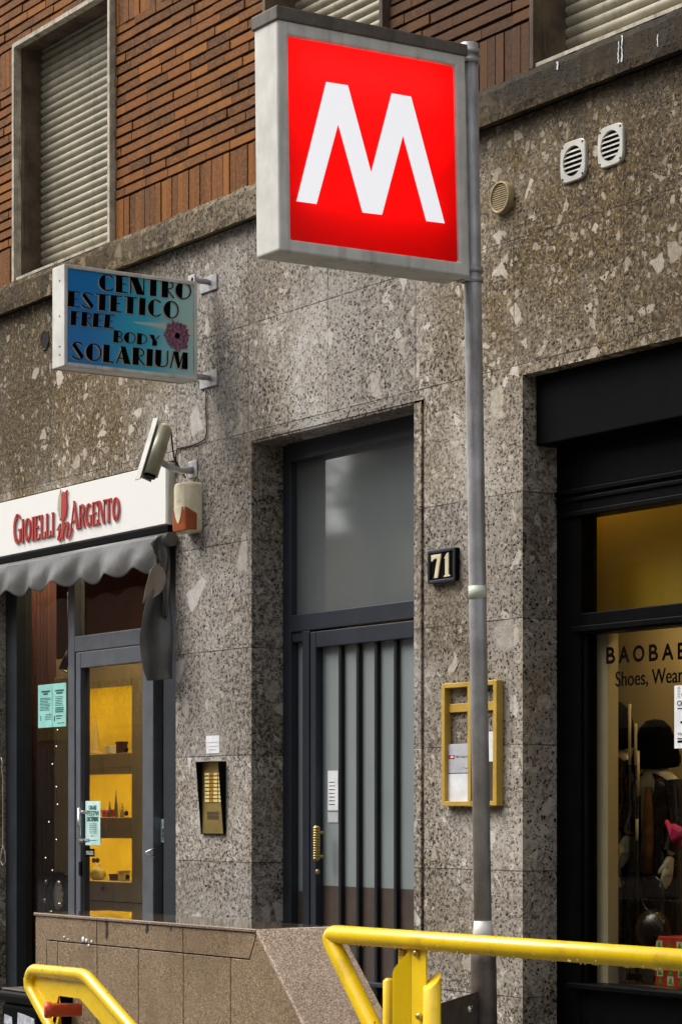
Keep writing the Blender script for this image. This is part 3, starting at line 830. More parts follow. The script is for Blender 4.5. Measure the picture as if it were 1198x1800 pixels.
for zt in (tops[0] + .008, WZ(190, 1350, YC) - .002, WZ(190, 1462, YC) - .002):
    MB().box(cx0 - .8, cx1 - .10, YC + .04, YC + .06, zt - .010, zt - .001).build('strip_lamp', M['lamp_warm'], cab)
    MB().box(cx0 - .8, cx1 - .012, YC + .001, YC + .012, zt - .034, zt + .006).build('lamp_cover', M['beige'], cab)
for px, py in ((222, 1318), (222, 1430), (224, 1542), (181, 1562)): MB().ball(W(px, py, YC - .015), .012, .012, .014).build('knob', M['black'], cab)
dg = MB(); zz = WZ(200, 1585, YC); dg.box(cx0 - .9, cx2, YC - .003, YC + .001, zz - .004, zz); dg.build('drawer_gap', M['hole'], cab)
# goods in the niches
def cone_tree(px, py0, py1, r, mat, nm, lab, Y):
    p = W(px, py1, Y); q = W(px, py0, Y); mb = MB(); n = 9
    for i in range(n):
        f = i / n; mb.lathe(Vector((p.x, p.y, p.z + (q.z - p.z) * f)), (0, 0, 1), [(r * (1 - f) + .004, 0), (r * (1 - f) * .55 + .003, (q.z - p.z) / n * 1.25)], 12)
    o = mb.build(nm, mat); return tag(o, lab, 'ornament')
cone_tree(168, 1258, 1324, .032, M['wood'], 'bottle_brush_tree', 'small glittering cream christmas tree in the top lit niche', YC + .12)
og = MB(); p = W(172, 1537, YC + .1); og.ball(p, .045, .045, .042, 16, 10); og.lathe(p + Vector((0, 0, .038)), (0, 0, 1), [(.014, 0), (.010, .02), (.0, .021)], 10)
tag(og.build('round_ornament', M['gold']), 'round pale ornament in the lowest lit niche', 'ornament')
bw = MB(); p = W(168, 1514, YC + .06)
for s_ in (-1, 1): bw.ball(p + Vector((s_ * .022, 0, .004)), .022, .008, .014, 10, 6)
tag(bw.build('ribbon_bow', M['maroon']), 'dark red bow on top of the round ornament', 'bow')
jr = MB(); p = W(200, 1437, YC + .12)
for i, (dx_, h_) in enumerate(((-.05, .09), (-.01, .13), (.025, .15), (.06, .08))): jr.lathe(p + Vector((dx_, .02 * (i % 2), 0)), (0, 0, 1), [(.012, 0), (.008, h_ * .5), (.003, h_), (0, h_)], 10)
tag(jr.build('jewellery_stand', M['steel_low']), 'spiky dark jewellery stand in the middle lit niche', 'jewellery stand')
rg = MB(); p = W(212, 1425, YC + .1)
for k_ in (0, 1):
    c_ = p + Vector((k_ * .035, 0, -.01)); rg.tube([c_ + Vector((.02 * math.cos(a * R(20)), 0, .02 * math.sin(a * R(20)))) for a in range(19)], .0022, 6)
tag(rg.build('bangles', M['gold']), 'pair of thin wire bangles in the middle lit niche', 'jewellery')

# small stock on the shelves
def stock(px, py, w_, h_, d_, mt, nm, lab, cat):
    p = W(px, py, YC + .10); b = MB(); b.box(p.x - w_ / 2, p.x + w_ / 2, p.y, p.y + d_, p.z, p.z + h_); b.box(p.x - w_ / 2 - .003, p.x + w_ / 2 + .003, p.y - .003, p.y + d_ + .003, p.z + h_, p.z + h_ + .012)
    tag(b.build(nm, M[mt], bevel=.002), lab, cat)
stock(188, 1325, .05, .035, .05, 'paper', 'jewellery_box', 'small white jewellery box in the top lit niche', 'box')
stock(207, 1325, .045, .055, .05, 'maroon', 'jewellery_box', 'small dark red jewellery box in the top lit niche', 'box')
stock(183, 1437, .05, .03, .05, 'red', 'jewellery_box', 'flat red jewellery box in the middle lit niche', 'box')
stock(195, 1550, .04, .03, .04, 'maroon', 'jewellery_box', 'flat dark red jewellery box in the lowest lit niche', 'box')
stock(211, 1550, .05, .05, .05, 'gold', 'jewellery_box', 'square tan jewellery box in the lowest lit niche', 'box')
stock(161, 1437, .03, .06, .04, 'ochre', 'jewellery_box', 'upright ochre jewellery box in the middle lit niche', 'box')
# shop window dressing: curtain, light panel, wreath, fairy lights, spot lamp
cu = MB(); rows = []
Yc = .42
xa, xb = WX(44, Yc), WX(94, Yc)
for i in range(3):
    z_ = (.2, 1.6, 2.95)[i]; rows.append([Vector((xa + (xb - xa) * j / 48, Yc + .02 * math.sin(j * 1.1), z_)) for j in range(49)])
cu.grid(rows); tag(cu.build('curtain', M['maroon'], solid=.003), 'dark red curtain behind the left shop window pane', 'curtain')
pn = MB(); pn.box(WX(95, Yc - .03), WX(133, Yc - .03), Yc - .03, Yc + .0, .1, WZ(115, 1190, Yc - .03))
tag(pn.build('beige_screen', M['beige'], bevel=.003), 'tall beige screen between dark curtain and shop door', 'screen')
wt = thing('wreath', W(103, 1600, .3), 'dark round wreath with silver baubles low in the shop window', 'wreath')
wm = MB(); random.seed(5); wc = W(103, 1573, .3)
ring = [wc + Vector((.10 * math.cos(a * R(15)), 0, .10 * math.sin(a * R(15)))) for a in range(25)]
wm.tube(ring, .022, 8, False)
for i in range(420):
    a = random.uniform(0, 6.283); p = wc + Vector((.10 * math.cos(a), 0, .10 * math.sin(a))); d = Vector((random.gauss(0, 1), random.gauss(0, 1), random.gauss(0, 1))).normalized()
    q = p + d * random.uniform(.035, .06); sd_ = d.cross(Vector((.3, .5, .8))).normalized() * .005
    wm.add([p + sd_, p - sd_, q], [(0, 1, 2)])
wm.build('greenery', M['knit'], wt, clean=False)
b_ = MB(); b_.ball(wc + Vector((0, .01, -.01)), .055, .03, .10, 16, 12); b_.build('woven_heart', M['gold'], wt)
for a, r_ in ((200, .016), (260, .018), (330, .014), (40, .012), (140, .012)):
    MB().ball(wc + Vector((.10 * math.cos(R(a)), -.035, .10 * math.sin(R(a)))), r_, r_, r_).build('bauble', M['chrome'], wt)
fl = thing('fairy_lights', W(95, 1280, .34), 'string of tiny white fairy lights hanging in the shop window', 'fairy lights')
fp = [(101, 1283), (99, 1312), (92, 1343), (99, 1383), (101, 1414), (86, 1445), (99, 1476), (80, 1508), (92, 1530), (84, 1566)]
MB().tube([W(a, b, .34) for a, b in fp], .0012, 5).build('wire', M['cable'], fl)
for a, b in fp: MB().ball(W(a, b, .335), .003, .003, .003, 8, 6).build('bulb', M['fairy'], fl)
sp = thing('spot_lamp', W(118, 1150, .4), 'small chrome spot lamp hanging at top of the shop window', 'lamp')
MB().tube([W(110, 1178, .36), W(122, 1145, .4)], [.022, .018], 14).build('lamp_head', M['black'], sp)
MB().tube([W(107, 1176, .35), W(119, 1183, .35)], .006, 8).build('lamp_rim', M['chrome'], sp)
MB().tube([W(119, 1150, .4), W(119, 1040, .4)], .003, 6).build('rod', M['cable'], sp)

# shop papers on the glass
def poster(nm, quad, Y, mat, lab, cat='notice'):
    mb = MB(); x0_, x1_, y0_, y1_ = quad
    mp = ymap(x0_, y1_, x1_, y1_ - y0_, Y); mb.prism([mp(0, 0), mp(1, 0), mp(1, 1), mp(0, 1)], (0, .0012, 0))
    o = mb.build(nm, mat); return tag(o, lab, cat)
def printing(parent, items, Y, mat, nm='print'):
    mb = MB()
    for it in items:
        if it[0] == 'T': flat_text(mb, it[1], ymap(it[2], it[3], it[4], it[5], Y), it[6] if len(it) > 6 else 0)
        else:
            mp = ymap(it[1], it[2], it[3], it[4], Y); mb.add([mp(0, 0), mp(1, 0), mp(1, 1), mp(0, 1)], [(0, 1, 2, 3)])
    return mb.build(nm, mat, parent)
YP = YS - .002
pp = poster('notice', (67, 116, 1204, 1280), YP, M['teal_paper'], 'turquoise two column notice taped inside the left shop window')
it = [('B', 91.5, 1278, 91.9, 72)]
random.seed(2)
it += [('B', 73, 1218, 88, 3), ('B', 76, 1222, 84, 3), ('B', 97, 1216, 112, 3), ('B', 99, 1220, 110, 3)]
for k_ in range(9): it.append(('B', 70, 1229 + k_ * 2.6, 76 + random.uniform(8, 13), 1.0))
for k_ in range(6): it.append(('B', 97, 1226 + k_ * 3, 106 + random.uniform(2, 6), 1.0))
for k_ in range(3): it.append(('B', 97, 1246 + k_ * 3.4, 108 + random.uniform(2, 4), 2.0))
for k_ in range(4): it.append(('B', 79 + random.uniform(0, 3), 1257 + k_ * 3, 90, 1.0))
it += [('B', 98, 1260, 109, 2), ('B', 99, 1264, 107, 1.4), ('B', 101, 1272, 113, 1.2), ('B', 71, 1268, 72.4, 9), ('B', 95, 1268, 96.6, 9)]
printing(pp, it, YP - .0009, M['teal_ink'])
YQ = YS - .024
pq = poster('notice', (150, 176, 1408, 1486), YQ, M['mint_paper'], 'mint opening hours sheet headed orari festivi dicembre on shop door')
it = [('T', 'ORARI', 156, 1424, 169, 8, .015), ('T', 'FESTIVI', 153, 1434, 173, 8, .015), ('T', 'DICEMBRE', 153, 1444, 173, 8, .015), ('T', 'DIRE 3', 159, 1471, 166, 3)]
for k_ in range(6): it.append(('B', 157, 1449 + k_ * 3.2, 170, .9))
it += [('B', 156, 1478, 170, 1.1)]
printing(pq, it, YQ - .0009, M['teal_ink'])
pl = poster('push_label', (149, 166, 1492, 1506), YQ, M['black_matt'], 'small dark spingere push label under the opening hours sheet', 'label')
printing(pl, [('T', 'SPINGERE', 151, 1503, 164, 7)], YQ - .0009, M['paper'])
pk = poster('notice', (282.5, 296, 1440, 1481), YP, M['mint_paper'], 'small green and yellow card sticker on narrow shop side pane')
printing(pk, [('B', 284, 1478, 295, 22)], YP - .0009, M['gold'])
printing(pk, [('B', 285, 1464, 288.4, 6), ('B', 290, 1464, 294, 6), ('B', 285, 1472, 288.4, 5), ('B', 290, 1473, 294, 6), ('T', 'Carte', 284, 1452, 294, 4)], YP - .0016, M['teal_ink'])

# sign box over the shop
YG = -.035
zg0, zg1 = WZ(292, 922, YG), ZO - .012
sg = thing('shop_sign', (WX(150, YG), YG, zg0), 'long white illuminated sign box reading Gioielli in Argento', 'sign')
xg1 = WX(292, YG)
MB().box(XS0 - .35, xg1, YG + .012, .17, zg0, zg1).build('box', M['sign_alu'], sg, bevel=.004)
MB().box(XS0 - .34, xg1 - .006, YG, YG + .0125, zg0 + .006, zg1 - .006).build('face', M['white_sign'], sg)
MB().box(XS0 - .35, xg1 + .015, YG + .0, .17, zg0 - .035, zg0 - .001).build('bottom_rail', M['black_matt'], sg, bevel=.004)
def sign_word(s, xl_, yb_, xr_, hpx, caps, dz=0):
    # true vertical letters standing on a facade-parallel plane
    mp = ymap(xl_, yb_, xr_, hpx, YG - .001)
    a = MB(); stroke_text(a, s, mp, .17, .06, .13, .10, dx=-.008, dy=-.03, thick_m=.003, caps=caps); a.build('letter_shadow', M['pale_red'], sg)
    mp2 = ymap(xl_, yb_, xr_, hpx, YG - .0045)
    a = MB(); stroke_text(a, s, mp2, .17, .06, .13, .10, thick_m=.006, caps=caps); a.build('lettering', M['red'], sg)
sign_word('GIOIELLI', 25, 957, 96, 53, [1] + [.78] * 7)
sign_word('ARGENTO', 125, 932, 211, 51, [1] + [.8] * 6)
# script "in" and the tulip emblem
mp = ymap(100, 951, 124, 30, YG - .0045); a = MB(); kk = 0
def brush(pts, w):
    for poly in band(pts, w):
        a.prism([mp(px, py) for px, py in poly], (0, -.006 - .0002 * (len(a.v) % 5), 0))
brush([(.08, .62), (.30, .95), (.22, .4), (.12, .06), (.25, .0), (.42, .35)], .10)
brush([(.30, 1.18), (.38, 1.28)], .12)
brush([(.42, .35), (.58, .98), (.52, .5), (.44, .02)], .10); brush([(.48, .4), (.68, .86), (.84, .95), (.86, .7), (.76, .2), (.82, .02), (.98, .1), (1.12, .5)], .10)
a.build('lettering', M['red'], sg)
mp = ymap(101, 920, 120, 56, YG - .0045)
a = MB(); a.prism([mp(*p) for p in [(.42, .05), (.62, .02), (.86, .2), (.95, .5), (.88, .78), (.98, .98), (.72, .90), (.55, .97), (.5, .8), (.46, .5), (.50, .25)]], (0, -.006, 0)); a.build('tulip_petal', M['red'], sg)
a = MB(); a.prism([mp(*p) for p in [(.42, .05), (.2, .18), (.06, .45), (.12, .75), (.34, 1.05), (.42, .8), (.40, .4)]], (0, -.004, 0)); a.prism([mp(*p) for p in [(.42, .05), (.52, .05), (.44, -.2), (.36, -.2)]], (0, -.004, 0)); a.build('tulip_leaf', M['gold'], sg)

# awning
aw = thing('awning', (WX(150), -.08, zg0 - .03), 'grey vinyl awning with scalloped edge rolled under the white shop sign', 'awning')
YV = -.07
nx_, nz_ = 190, 14
xv0, xv1 = XS0 - .4, WX(276, YV)
zt = WZ(150, 966, YV)
rows = []
scal = (WX(262, YV) - WX(213, YV))
for j in range(nz_ + 1):
    row = []; v = j / nz_
    for i in range(nx_ + 1):
        x = xv0 + (xv1 - xv0) * i / nx_
        ph = (x - WX(262, YV)) / scal * 2 * math.pi
        L = .155 + .017 * math.cos(ph) + .006 * math.sin(ph * .37)
        bul = .007 * math.sin(ph) * v ** 1.5 + .010 * math.sin(x * 9.3) * v + .006 * math.sin(x * 23 + v * 4) * v
        row.append(Vector((x + .01 * math.sin(v * 3 + x * 5) * v, YV - .015 * math.sin(v * 2.2) + bul, zt - L * v)))
    rows.append(row)
a = MB(); a.grid(rows); a.build('valance', M['awning'], aw, solid=.0012)
a = MB(); a.tube([(xv0, YV + .035, zt - .02), (WX(290, YV), YV + .035, zt - .02)], .034, 16); a.build('roller', M['awning'], aw)
# side flap hanging from the roller end, folded once at the top
XF = WX(303) - .02
def sheet(left, right, nz, nx, fold, tilt, mat, nm, X=XF, ph0=0):
    def lerp(tab, t):
        t *= len(tab) - 1; i = min(int(t), len(tab) - 2); f = t - i
        return tab[i][0] * (1 - f) + tab[i + 1][0] * f, tab[i][1] * (1 - f) + tab[i + 1][1] * f
    rows = []
    for j in range(nz + 1):
        t = j / nz; l = lerp(left, t); r_ = lerp(right, t); row = []
        for i in range(nx + 1):
            s = i / nx; p = S(l[0] * (1 - s) + r_[0] * s, l[1] * (1 - s) + r_[1] * s, X)
            p.x += fold * math.sin(s * 7 + ph0 + t * 1.3) * (.4 + .6 * t) + tilt * (1 - s) + fold * .4 * math.sin(s * 3 + t * 9)
            row.append(p)
        rows.append(row)
    b = MB(); b.grid(rows); return b.build(nm, mat, aw, solid=.0012, sub=1)
sheet([(252, 1046), (243, 1085), (239, 1120), (240, 1150), (243, 1182), (249, 1198)], [(296, 1004), (299, 1050), (300, 1090), (301, 1130), (301, 1165), (301, 1194)], 20, 18, .018, .03, M['awning'], 'side_flap')
sheet([(263, 1003), (259, 1018), (255, 1034), (252, 1049), (249, 1062)], [(274, 990), (289, 1000), (292, 1020), (284, 1042), (254, 1060)], 14, 10, .004, .0, M['awning_in'], 'folded_corner', XF + .035)
sheet([(262, 955), (268, 968), (274, 980), (278, 992)], [(289, 936), (293, 958), (295, 985), (293, 1008)], 14, 12, .014, .0, M['awning'], 'gathered_end', XF + .03, 1.0)
sheet([(287, 938), (286, 980), (285, 1030), (286, 1084)], [(299, 934), (300, 980), (299, 1030), (296, 1086)], 18, 14, .012, .0, M['awning'], 'hanging_strip', XF + .022, 2.0)

# ------------------------------------------------------------------ things on the wall
# blue beauty-centre sign on two brackets
xb_ = W(364, 500).x + .02
TB = .115
XBF = xb_ + TB / 2
bs = thing('projecting_sign', Vector((xb_, S(230, 640, XBF).y, S(230, 650, XBF).z)), 'blue projecting sign with black art deco lettering for a solarium', 'sign')
yo, yi = S(113, 560, XBF).y, S(347, 560, XBF).y
zb0, zb1 = S(113, 642, XBF).z, S(113, 463, XBF).z
fw = .016
fr = MB()
fr.box(xb_ - TB / 2, XBF, yo, yo + fw, zb0, zb1); fr.box(xb_ - TB / 2, XBF, yi - fw, yi, zb0, zb1)
fr.box(xb_ - TB / 2, XBF, yo + fw, yi - fw, zb0, zb0 + fw); fr.box(xb_ - TB / 2, XBF, yo + fw, yi - fw, zb1 - fw, zb1)
fr.build('frame', M['sign_alu'], bs, bevel=.003)
MB().box(xb_ - TB / 2 + .01, XBF - .008, yo + fw, yi - fw, zb0 + fw, zb1 - fw).build('face_panel', M['blue_face'], bs)
for fz in (.12, .2, .5, .85): MB().lathe((xb_ + .015, yo, zb0 + (zb1 - zb0) * fz), (0, -1, 0), [(.004, 0), (.004, .002), (0, .003)], 8).build('rivet', M['steel_low'], bs)
def deco(s, c00, c10, c11, c01):
    a = MB(); mp = xmap(c00, c10, c11, c01, XBF - .0078); stroke_text(a, s, mp, .33, .055, 0, .10, dx=-.012, dy=-.05, thick_m=.0015, axis=(1, 0, 0)); a.build('letter_edge', M['gold'], bs)
    a = MB(); mp = xmap(c00, c10, c11, c01, XBF - .006); stroke_text(a, s, mp, .33, .055, 0, .10, thick_m=.0015, axis=(1, 0, 0)); a.build('lettering', M['ink'], bs)
deco('CENTRO', (174, 510), (336, 527), (337, 497), (174, 481))
deco('ESTETICO', (119, 538), (314, 561), (315, 530), (120, 511))
deco('FREE', (124, 571), (200, 577), (202, 554), (125, 546))
deco('BODY', (199, 601), (279, 608), (280, 590), (200, 580))
deco('SOLARIUM', (126, 631), (330, 649), (331, 620), (127, 600))
# round sun emblem: a ring of many petals in purple and red with a dark heart
M['petal'] = worn('purple_petals', (.22, .09, .15), .6, 0, .7, 70, (.36, .09, .05), .8, False)
sc0 = S(311, 590, XBF - .005); random.seed(9); a = MB()
for i in range(150):
    an = i * 2.39996; ro = random.uniform(.020, .062); l_ = random.uniform(.010, .016); w_ = .0045
    er, et = Vector((0, math.cos(an), math.sin(an))), Vector((0, -math.sin(an), math.cos(an)))
    c_ = sc0 + Vector((.0025 - ro * .03, 0, 0)) + er * ro
    a.add([c_ - er * .008 - et * w_, c_ - er * .008 + et * w_, c_ + et * w_ * .8 + er * l_ * .6 + Vector((.0006, 0, 0)), c_ + er * l_, c_ - et * w_ * .8 + er * l_ * .6], [(0, 1, 2, 3, 4)])
a.lathe(sc0, (1, 0, 0), [(.060, 0), (.058, .0004), (0, .0005)], 36)
a.build('sun_emblem', M['petal'], bs, clean=False)
a = MB(); a.lathe(sc0 + Vector((.003, 0, 0)), (1, 0, 0), [(.013, .001), (.011, .0018), (.0, .002)], 18); a.build('emblem_heart', M['ink'], bs)
for yy in (500, 668):
    br = MB(); zc = S(347, yy - 8, XBF).z - .01
    zc = WZ(365, yy)
    br.box(xb_ - .075, xb_ + .075, -.008, -.0005, zc - .035, zc + .035)
    br.tube([(xb_ + .01, yi, zc + .006), (xb_ + .01, -.006, zc + .006)], .013, 10)
    br.box(xb_ - .03, xb_ + .03, yi, yi + .01, zc - .02, zc + .03)
    br.build('bracket', M['steel'], bs, bevel=.002)
# cable running down from the lower bracket
cbp = [(361, 684), (362, 720), (363, 760), (360, 772), (350, 778), (335, 783), (312, 788), (309, 800), (310, 840)]
tag(MB().tube([W(a, b, -.006) for a, b in cbp], .0035, 6).build('wall_cable', M['cable']), 'thin dark cable running down the stone from the blue sign', 'cable')

# CCTV camera
XC = W(338, 825).x
cc = thing('security_camera', W(338, 830), 'cream security camera tilted down on a wall arm above the siren', 'camera')
def cam_part(p0, p1): return S(*p0, XC), S(*p1, XC)
ca, cbk = S(263, 838, XC), S(290, 748, XC)
axv = (ca - cbk).normalized(); upv = Vector((0, axv.z, -axv.y)); upv = upv if upv.y < 0 else -upv
MB().tube([cbk + axv * .012, ca - axv * .008], .036, 18).build('housing', M['cam_grey'], cc)
sh = MB()
def cbox(u0, u1, v0, v1, w0, w1):
    pts = []
    for (u, v) in ((u0, v0), (u1, v0), (u1, v1), (u0, v1)): pts.append(cbk + axv * u + upv * v + Vector((w0, 0, 0)))
    return pts, Vector((w1 - w0, 0, 0))
Lc = (ca - cbk).length
pts, ex = cbox(-.02, Lc + .03, .042, .047, -.040, .004); sh.prism(pts, ex)
pts, ex = cbox(-.02, Lc + .01, -.03, .042, -.036, -.033); sh.prism(pts, ex)
sh.build('sunshield', M['white_pl'], cc)
MB().tube([ca - axv * .008, ca + axv * .004], [.028, .026], 18).build('lens', M['black'], cc)
MB().tube([cbk + axv * .012, cbk + axv * .0, cbk - axv * .008], [.030, .026, .012], 16).build('back_cap', M['cream'], cc)
ar = MB(); pm = S(281, 812, XC); wp = W(340, 826)
ar.tube([S(283, 795, XC), pm, S(300, 822, XC), S(318, 828, XC), Vector((wp.x, -.004, wp.z))], [.02, .018, .014, .015, .018], 12)
ar.build('arm', M['steel'], cc)
MB().box(wp.x - .04, wp.x + .04, -.008, -.0005, wp.z - .035, wp.z + .04).build('wall_plate', M['steel'], cc, bevel=.003)
MB().tube([cbk - axv * .006, S(301, 760, XC), S(303, 785, XC), S(306, 805, XC), S(318, 828, XC), S(326, 840, XC)], .004, 8).build('cable', M['cable'], cc)
MB().tube([S(270, 812, XC), S(277, 806, XC), S(279, 802, XC)], .002, 6).build('cable', M['cable'], cc)

# alarm siren
sxr = W(355, 890).x; YI = -.085
sxl = WX(303, YI)
sr = thing('alarm_siren', Vector(((sxl + sxr) / 2, 0, WZ(355, 925))), 'cream alarm siren box with amber flasher lens beside the shop sign', 'alarm')
z0_, z1_ = WZ(333, 932, YI), WZ(333, 843, YI)
def sil(y, inset, zl, zh): return [(sxl + inset, zl), (sxr - inset, zl), (sxr - inset, zh), (sxl + inset + .0, zh)]
H_ = z1_ - z0_
b_ = MB()
prof = [(0, .0, .0, 1.0), (-.05, .0, .0, 1.0), (YI + .006, .006, .02, .985), (YI, .014, .05, .96)]
ring = []
for y, ins, lo, hi in prof:
    xa_, xb2 = sxl + ins, sxr - ins; zl, zh = z0_ + H_ * (.0 + lo), z0_ + H_ * hi
    rr = .018; pts = []
    for cxx, czz, a0 in ((xb2 - rr, zh - rr, 0), (xa_ + rr, zh - rr, 90), (xa_ + rr, zl + rr, 180), (xb2 - rr, zl + rr, 270)):
        for k_ in range(5): pts.append(Vector((cxx + rr * math.cos(R(a0 + k_ * 22.5)), y, czz + rr * math.sin(R(a0 + k_ * 22.5)))))
    ring.append(pts)
b_.grid([r_ + [r_[0]] for r_ in ring], True); b_.add(ring[-1], [tuple(range(20))])
b_.build('case', M['cream'], sr)
le = MB()
def fpt(a, b, e): return Vector((sxl + (sxr - sxl) * a, YI - e, z0_ + H_ * b))
# wrap-around lens: front band plus side return, with the cream tongue over it
le.prism([fpt(.08, .02, .003), fpt(.92, .02, .003), fpt(.97, .08, .003), fpt(.97, .42, .003), fpt(.85, .48, .003), fpt(.1, .48, .003), fpt(.03, .44, .003), fpt(.03, .08, .003)], (0, .02, 0))
le.prism([Vector((sxr + .003, -.026, z0_ + H_ * .04)), Vector((sxr + .003, YI - .003, z0_ + H_ * .03)), Vector((sxr + .003, YI - .003, z0_ + H_ * .50)), Vector((sxr + .003, -.026, z0_ + H_ * .37))], (-.02, 0, 0))
le.build('flasher_lens', M['orange'], sr, bevel=.006, seg=3)
tg = MB(); tg.prism([fpt(.18, .50, .001), fpt(.82, .50, .001), fpt(.70, .30, .001), fpt(.56, .17, .001), fpt(.46, .17, .001), fpt(.30, .30, .001)], (0, -.006, 0)); tg.build('tongue', M['cream'], sr, bevel=.002)
lg_ = MB(); flat_text(lg_, 'LINCE', lambda a, b, e=0: fpt(.3 + .36 * a, .60 + .035 * b, .0006)); lg_.build('logo', M['paper_grey'], sr)

# intercom: wedge-shaped hood
ix0, ix1 = WX(357), WX(397)
iz0, iz1 = WZ(378, 1467), WZ(378, 1339)
ic = thing('intercom', Vector(((ix0 + ix1) / 2, 0, iz0)), 'black hooded brass intercom with rows of name plates on the stone pier', 'intercom')
pt_, pb_ = -.040, -.012
hm = MB(); tk = .004
for xa_, xb2 in ((ix0, ix0 + tk), (ix1 - tk, ix1)):
    hm.prism([Vector((xa_, 0, iz0)), Vector((xa_, pb_, iz0)), Vector((xa_, pt_, iz1)), Vector((xa_, 0, iz1))], (xb2 - xa_, 0, 0))
hm.prism([Vector((ix0 + tk, 0, iz1)), Vector((ix0 + tk, pt_, iz1)), Vector((ix1 - tk, pt_, iz1)), Vector((ix1 - tk, 0, iz1))], (0, 0, -tk))
hm.prism([Vector((ix0 + tk, 0, iz0)), Vector((ix0 + tk, pb_, iz0)), Vector((ix1 - tk, pb_, iz0)), Vector((ix1 - tk, 0, iz0))], (0, 0, tk))
hm.build('hood', M['black'], ic)
MB().box(ix0 + tk, ix1 - tk, -.008, -.002, iz0 + tk, iz1 - tk).build('panel', M['brass'], ic)
pw = ix1 - ix0 - 2 * tk
for r_ in range(8):
    zc = WZ(378, 1361 + r_ * 6.7) ; hh = .011
    for c0, c1, mt, nm in ((.16, .36, 'name_plate', 'name_plate'), (.36, .56, 'amber_btn', 'push_button'), (.56, .74, 'name_plate', 'name_plate'), (.78, .95, 'name_plate', 'name_plate')):
        MB().box(ix0 + tk + pw * c0, ix0 + tk + pw * c1 - .001, -.012, -.008, zc - hh / 2, zc + hh / 2).build(nm, M[mt], ic)
g_ = MB()
for k_ in range(6):
    zc = WZ(378, 1428 + k_ * 2.4); g_.box(ix0 + .05, ix1 - .05, -.0095, -.008, zc - .0015, zc + .0015)
g_.build('speaker_grille', M['joint'], ic)
pp = poster('paper_label', (362, 385, 1294, 1325), -.0015, M['paper'], 'small white paper label above the black intercom', 'label')
printing(pp, [('B', 363, 1306, 384, .9), ('B', 363, 1313, 384, .9), ('B', 366, 1319, 380, 1.2)], -.0027, M['paper_grey'])

# number plate 71
npx0, npx1 = WX(760), WX(808)
nz0, nz1 = WZ(784, 1024), WZ(784, 966)
npl = thing('house_number', Vector(((npx0 + npx1) / 2, 0, nz0)), 'black square house number plate with cream 71', 'number plate')
MB().box(npx0, npx1, -.02, 0, nz0, nz1).build('plate', M['black'], npl, bevel=.004)
rim = MB(); rw = .012
rim.box(npx0, npx0 + rw, -.027, -.02, nz0, nz1); rim.box(npx1 - rw, npx1, -.027, -.02, nz0, nz1); rim.box(npx0 + rw, npx1 - rw, -.027, -.02, nz0, nz0 + rw); rim.box(npx0 + rw, npx1 - rw, -.027, -.02, nz1 - rw, nz1)
rim.build('rim', M['blue_grey'], npl, bevel=.003)
nw, nh = npx1 - npx0, nz1 - nz0
npt = lambda a, b: Vector((npx0 + nw * a, -.0205, nz0 + nh * b))
d7 = MB(); d7.prism([npt(*p) for p in [(.14, .86), (.14, .66), (.19, .66), (.24, .72), (.36, .74), (.24, .14), (.38, .14), (.50, .80), (.50, .86)]], (0, -.006, 0))
d7.build('digit', M['gift_cream'], npl, bevel=.0015)
d1 = MB(); d1.prism([npt(*p) for p in [(.60, .70), (.72, .86), (.78, .86), (.78, .20), (.83, .18), (.83, .14), (.60, .14), (.60, .18), (.65, .20), (.65, .70)]], (0, -.006, 0))
d1.build('digit', M['gift_cream'], npl, bevel=.0015)

# ochre frame with company plates
YF = -.032
fx0, fx1 = WX(775, YF), WX(872, YF)
fz0, fz1 = WZ(823, 1417, YF), WZ(823, 1199, YF)
nf = thing('name_board', Vector(((fx0 + fx1) / 2, 0, fz0)), 'ochre metal frame with white and grey company plates behind the pole', 'notice frame')
bw_ = .022
fm = MB()
mx = WX(824, YF)
for xa_ in (fx0, mx - bw_ / 2, fx1 - bw_): fm.box(xa_, xa_ + bw_, YF, 0, fz0, fz1)
for xa_, xb2 in ((fx0 + bw_, mx - bw_ / 2), (mx + bw_ / 2, fx1 - bw_)):
    fm.box(xa_, xb2, YF, 0, fz0, fz0 + .018); fm.box(xa_, xb2, YF, 0, fz1 - .018, fz1)
    zc = WZ(800, 1245, -.01); fm.box(xa_, xb2, -.014, 0, zc - .017, zc + .017)
fm.build('frame', M['ochre'], nf, bevel=.002)
def card(x0_, x1_, y0_, y1_, mat, nm='company_plate', e=.004): 
    mb = MB(); mb.box(x0_, x1_, -.012 - e, -.012, WZ(800, y1_, -.014), WZ(800, y0_, -.014)); return mb.build(nm, mat, nf)
card(fx0 + bw_, mx - bw_ / 2, 1308, 1359, M['paper_grey']); card(fx0 + bw_, mx - bw_ / 2, 1360.5, 1410, M['paper'])
card(mx + bw_ / 2, fx1 - bw_, 1289, 1341, M['paper']); card(mx + bw_ / 2, fx1 - bw_, 1343, 1410, M['brown_panel'])
lx = fx0 + bw_; lw = mx - bw_ / 2 - lx; YL = -.0164
zl = WZ(800, 1334, YL); hl_ = .014
lpt = lambda a, b, e=0: Vector((lx + lw * (.03 + .27 * a), YL - e, zl + hl_ * b))
lo = MB(); lo.prism([lpt(0, 0), lpt(1, 0), lpt(1, 1), lpt(0, 1)], (0, -.0006, 0)); lo.build('red_logo', M['red'], nf)
lo = MB(); lo.prism([lpt(.30, .42, .0008), lpt(.5, .42, .0008), lpt(.5, .12, .0008), lpt(.95, .5, .0008), lpt(.5, .88, .0008), lpt(.5, .58, .0008), lpt(.30, .58, .0008)], (0, -.0004, 0)); lo.build('logo_mark', M['paper'], nf)
tx = MB(); flat_text(tx, 'SBB Cargo Italia', lambda a, b, e=0: Vector((lx + lw * (.34 + .65 * a), YL - .0002, zl + .001 + .011 * b)))
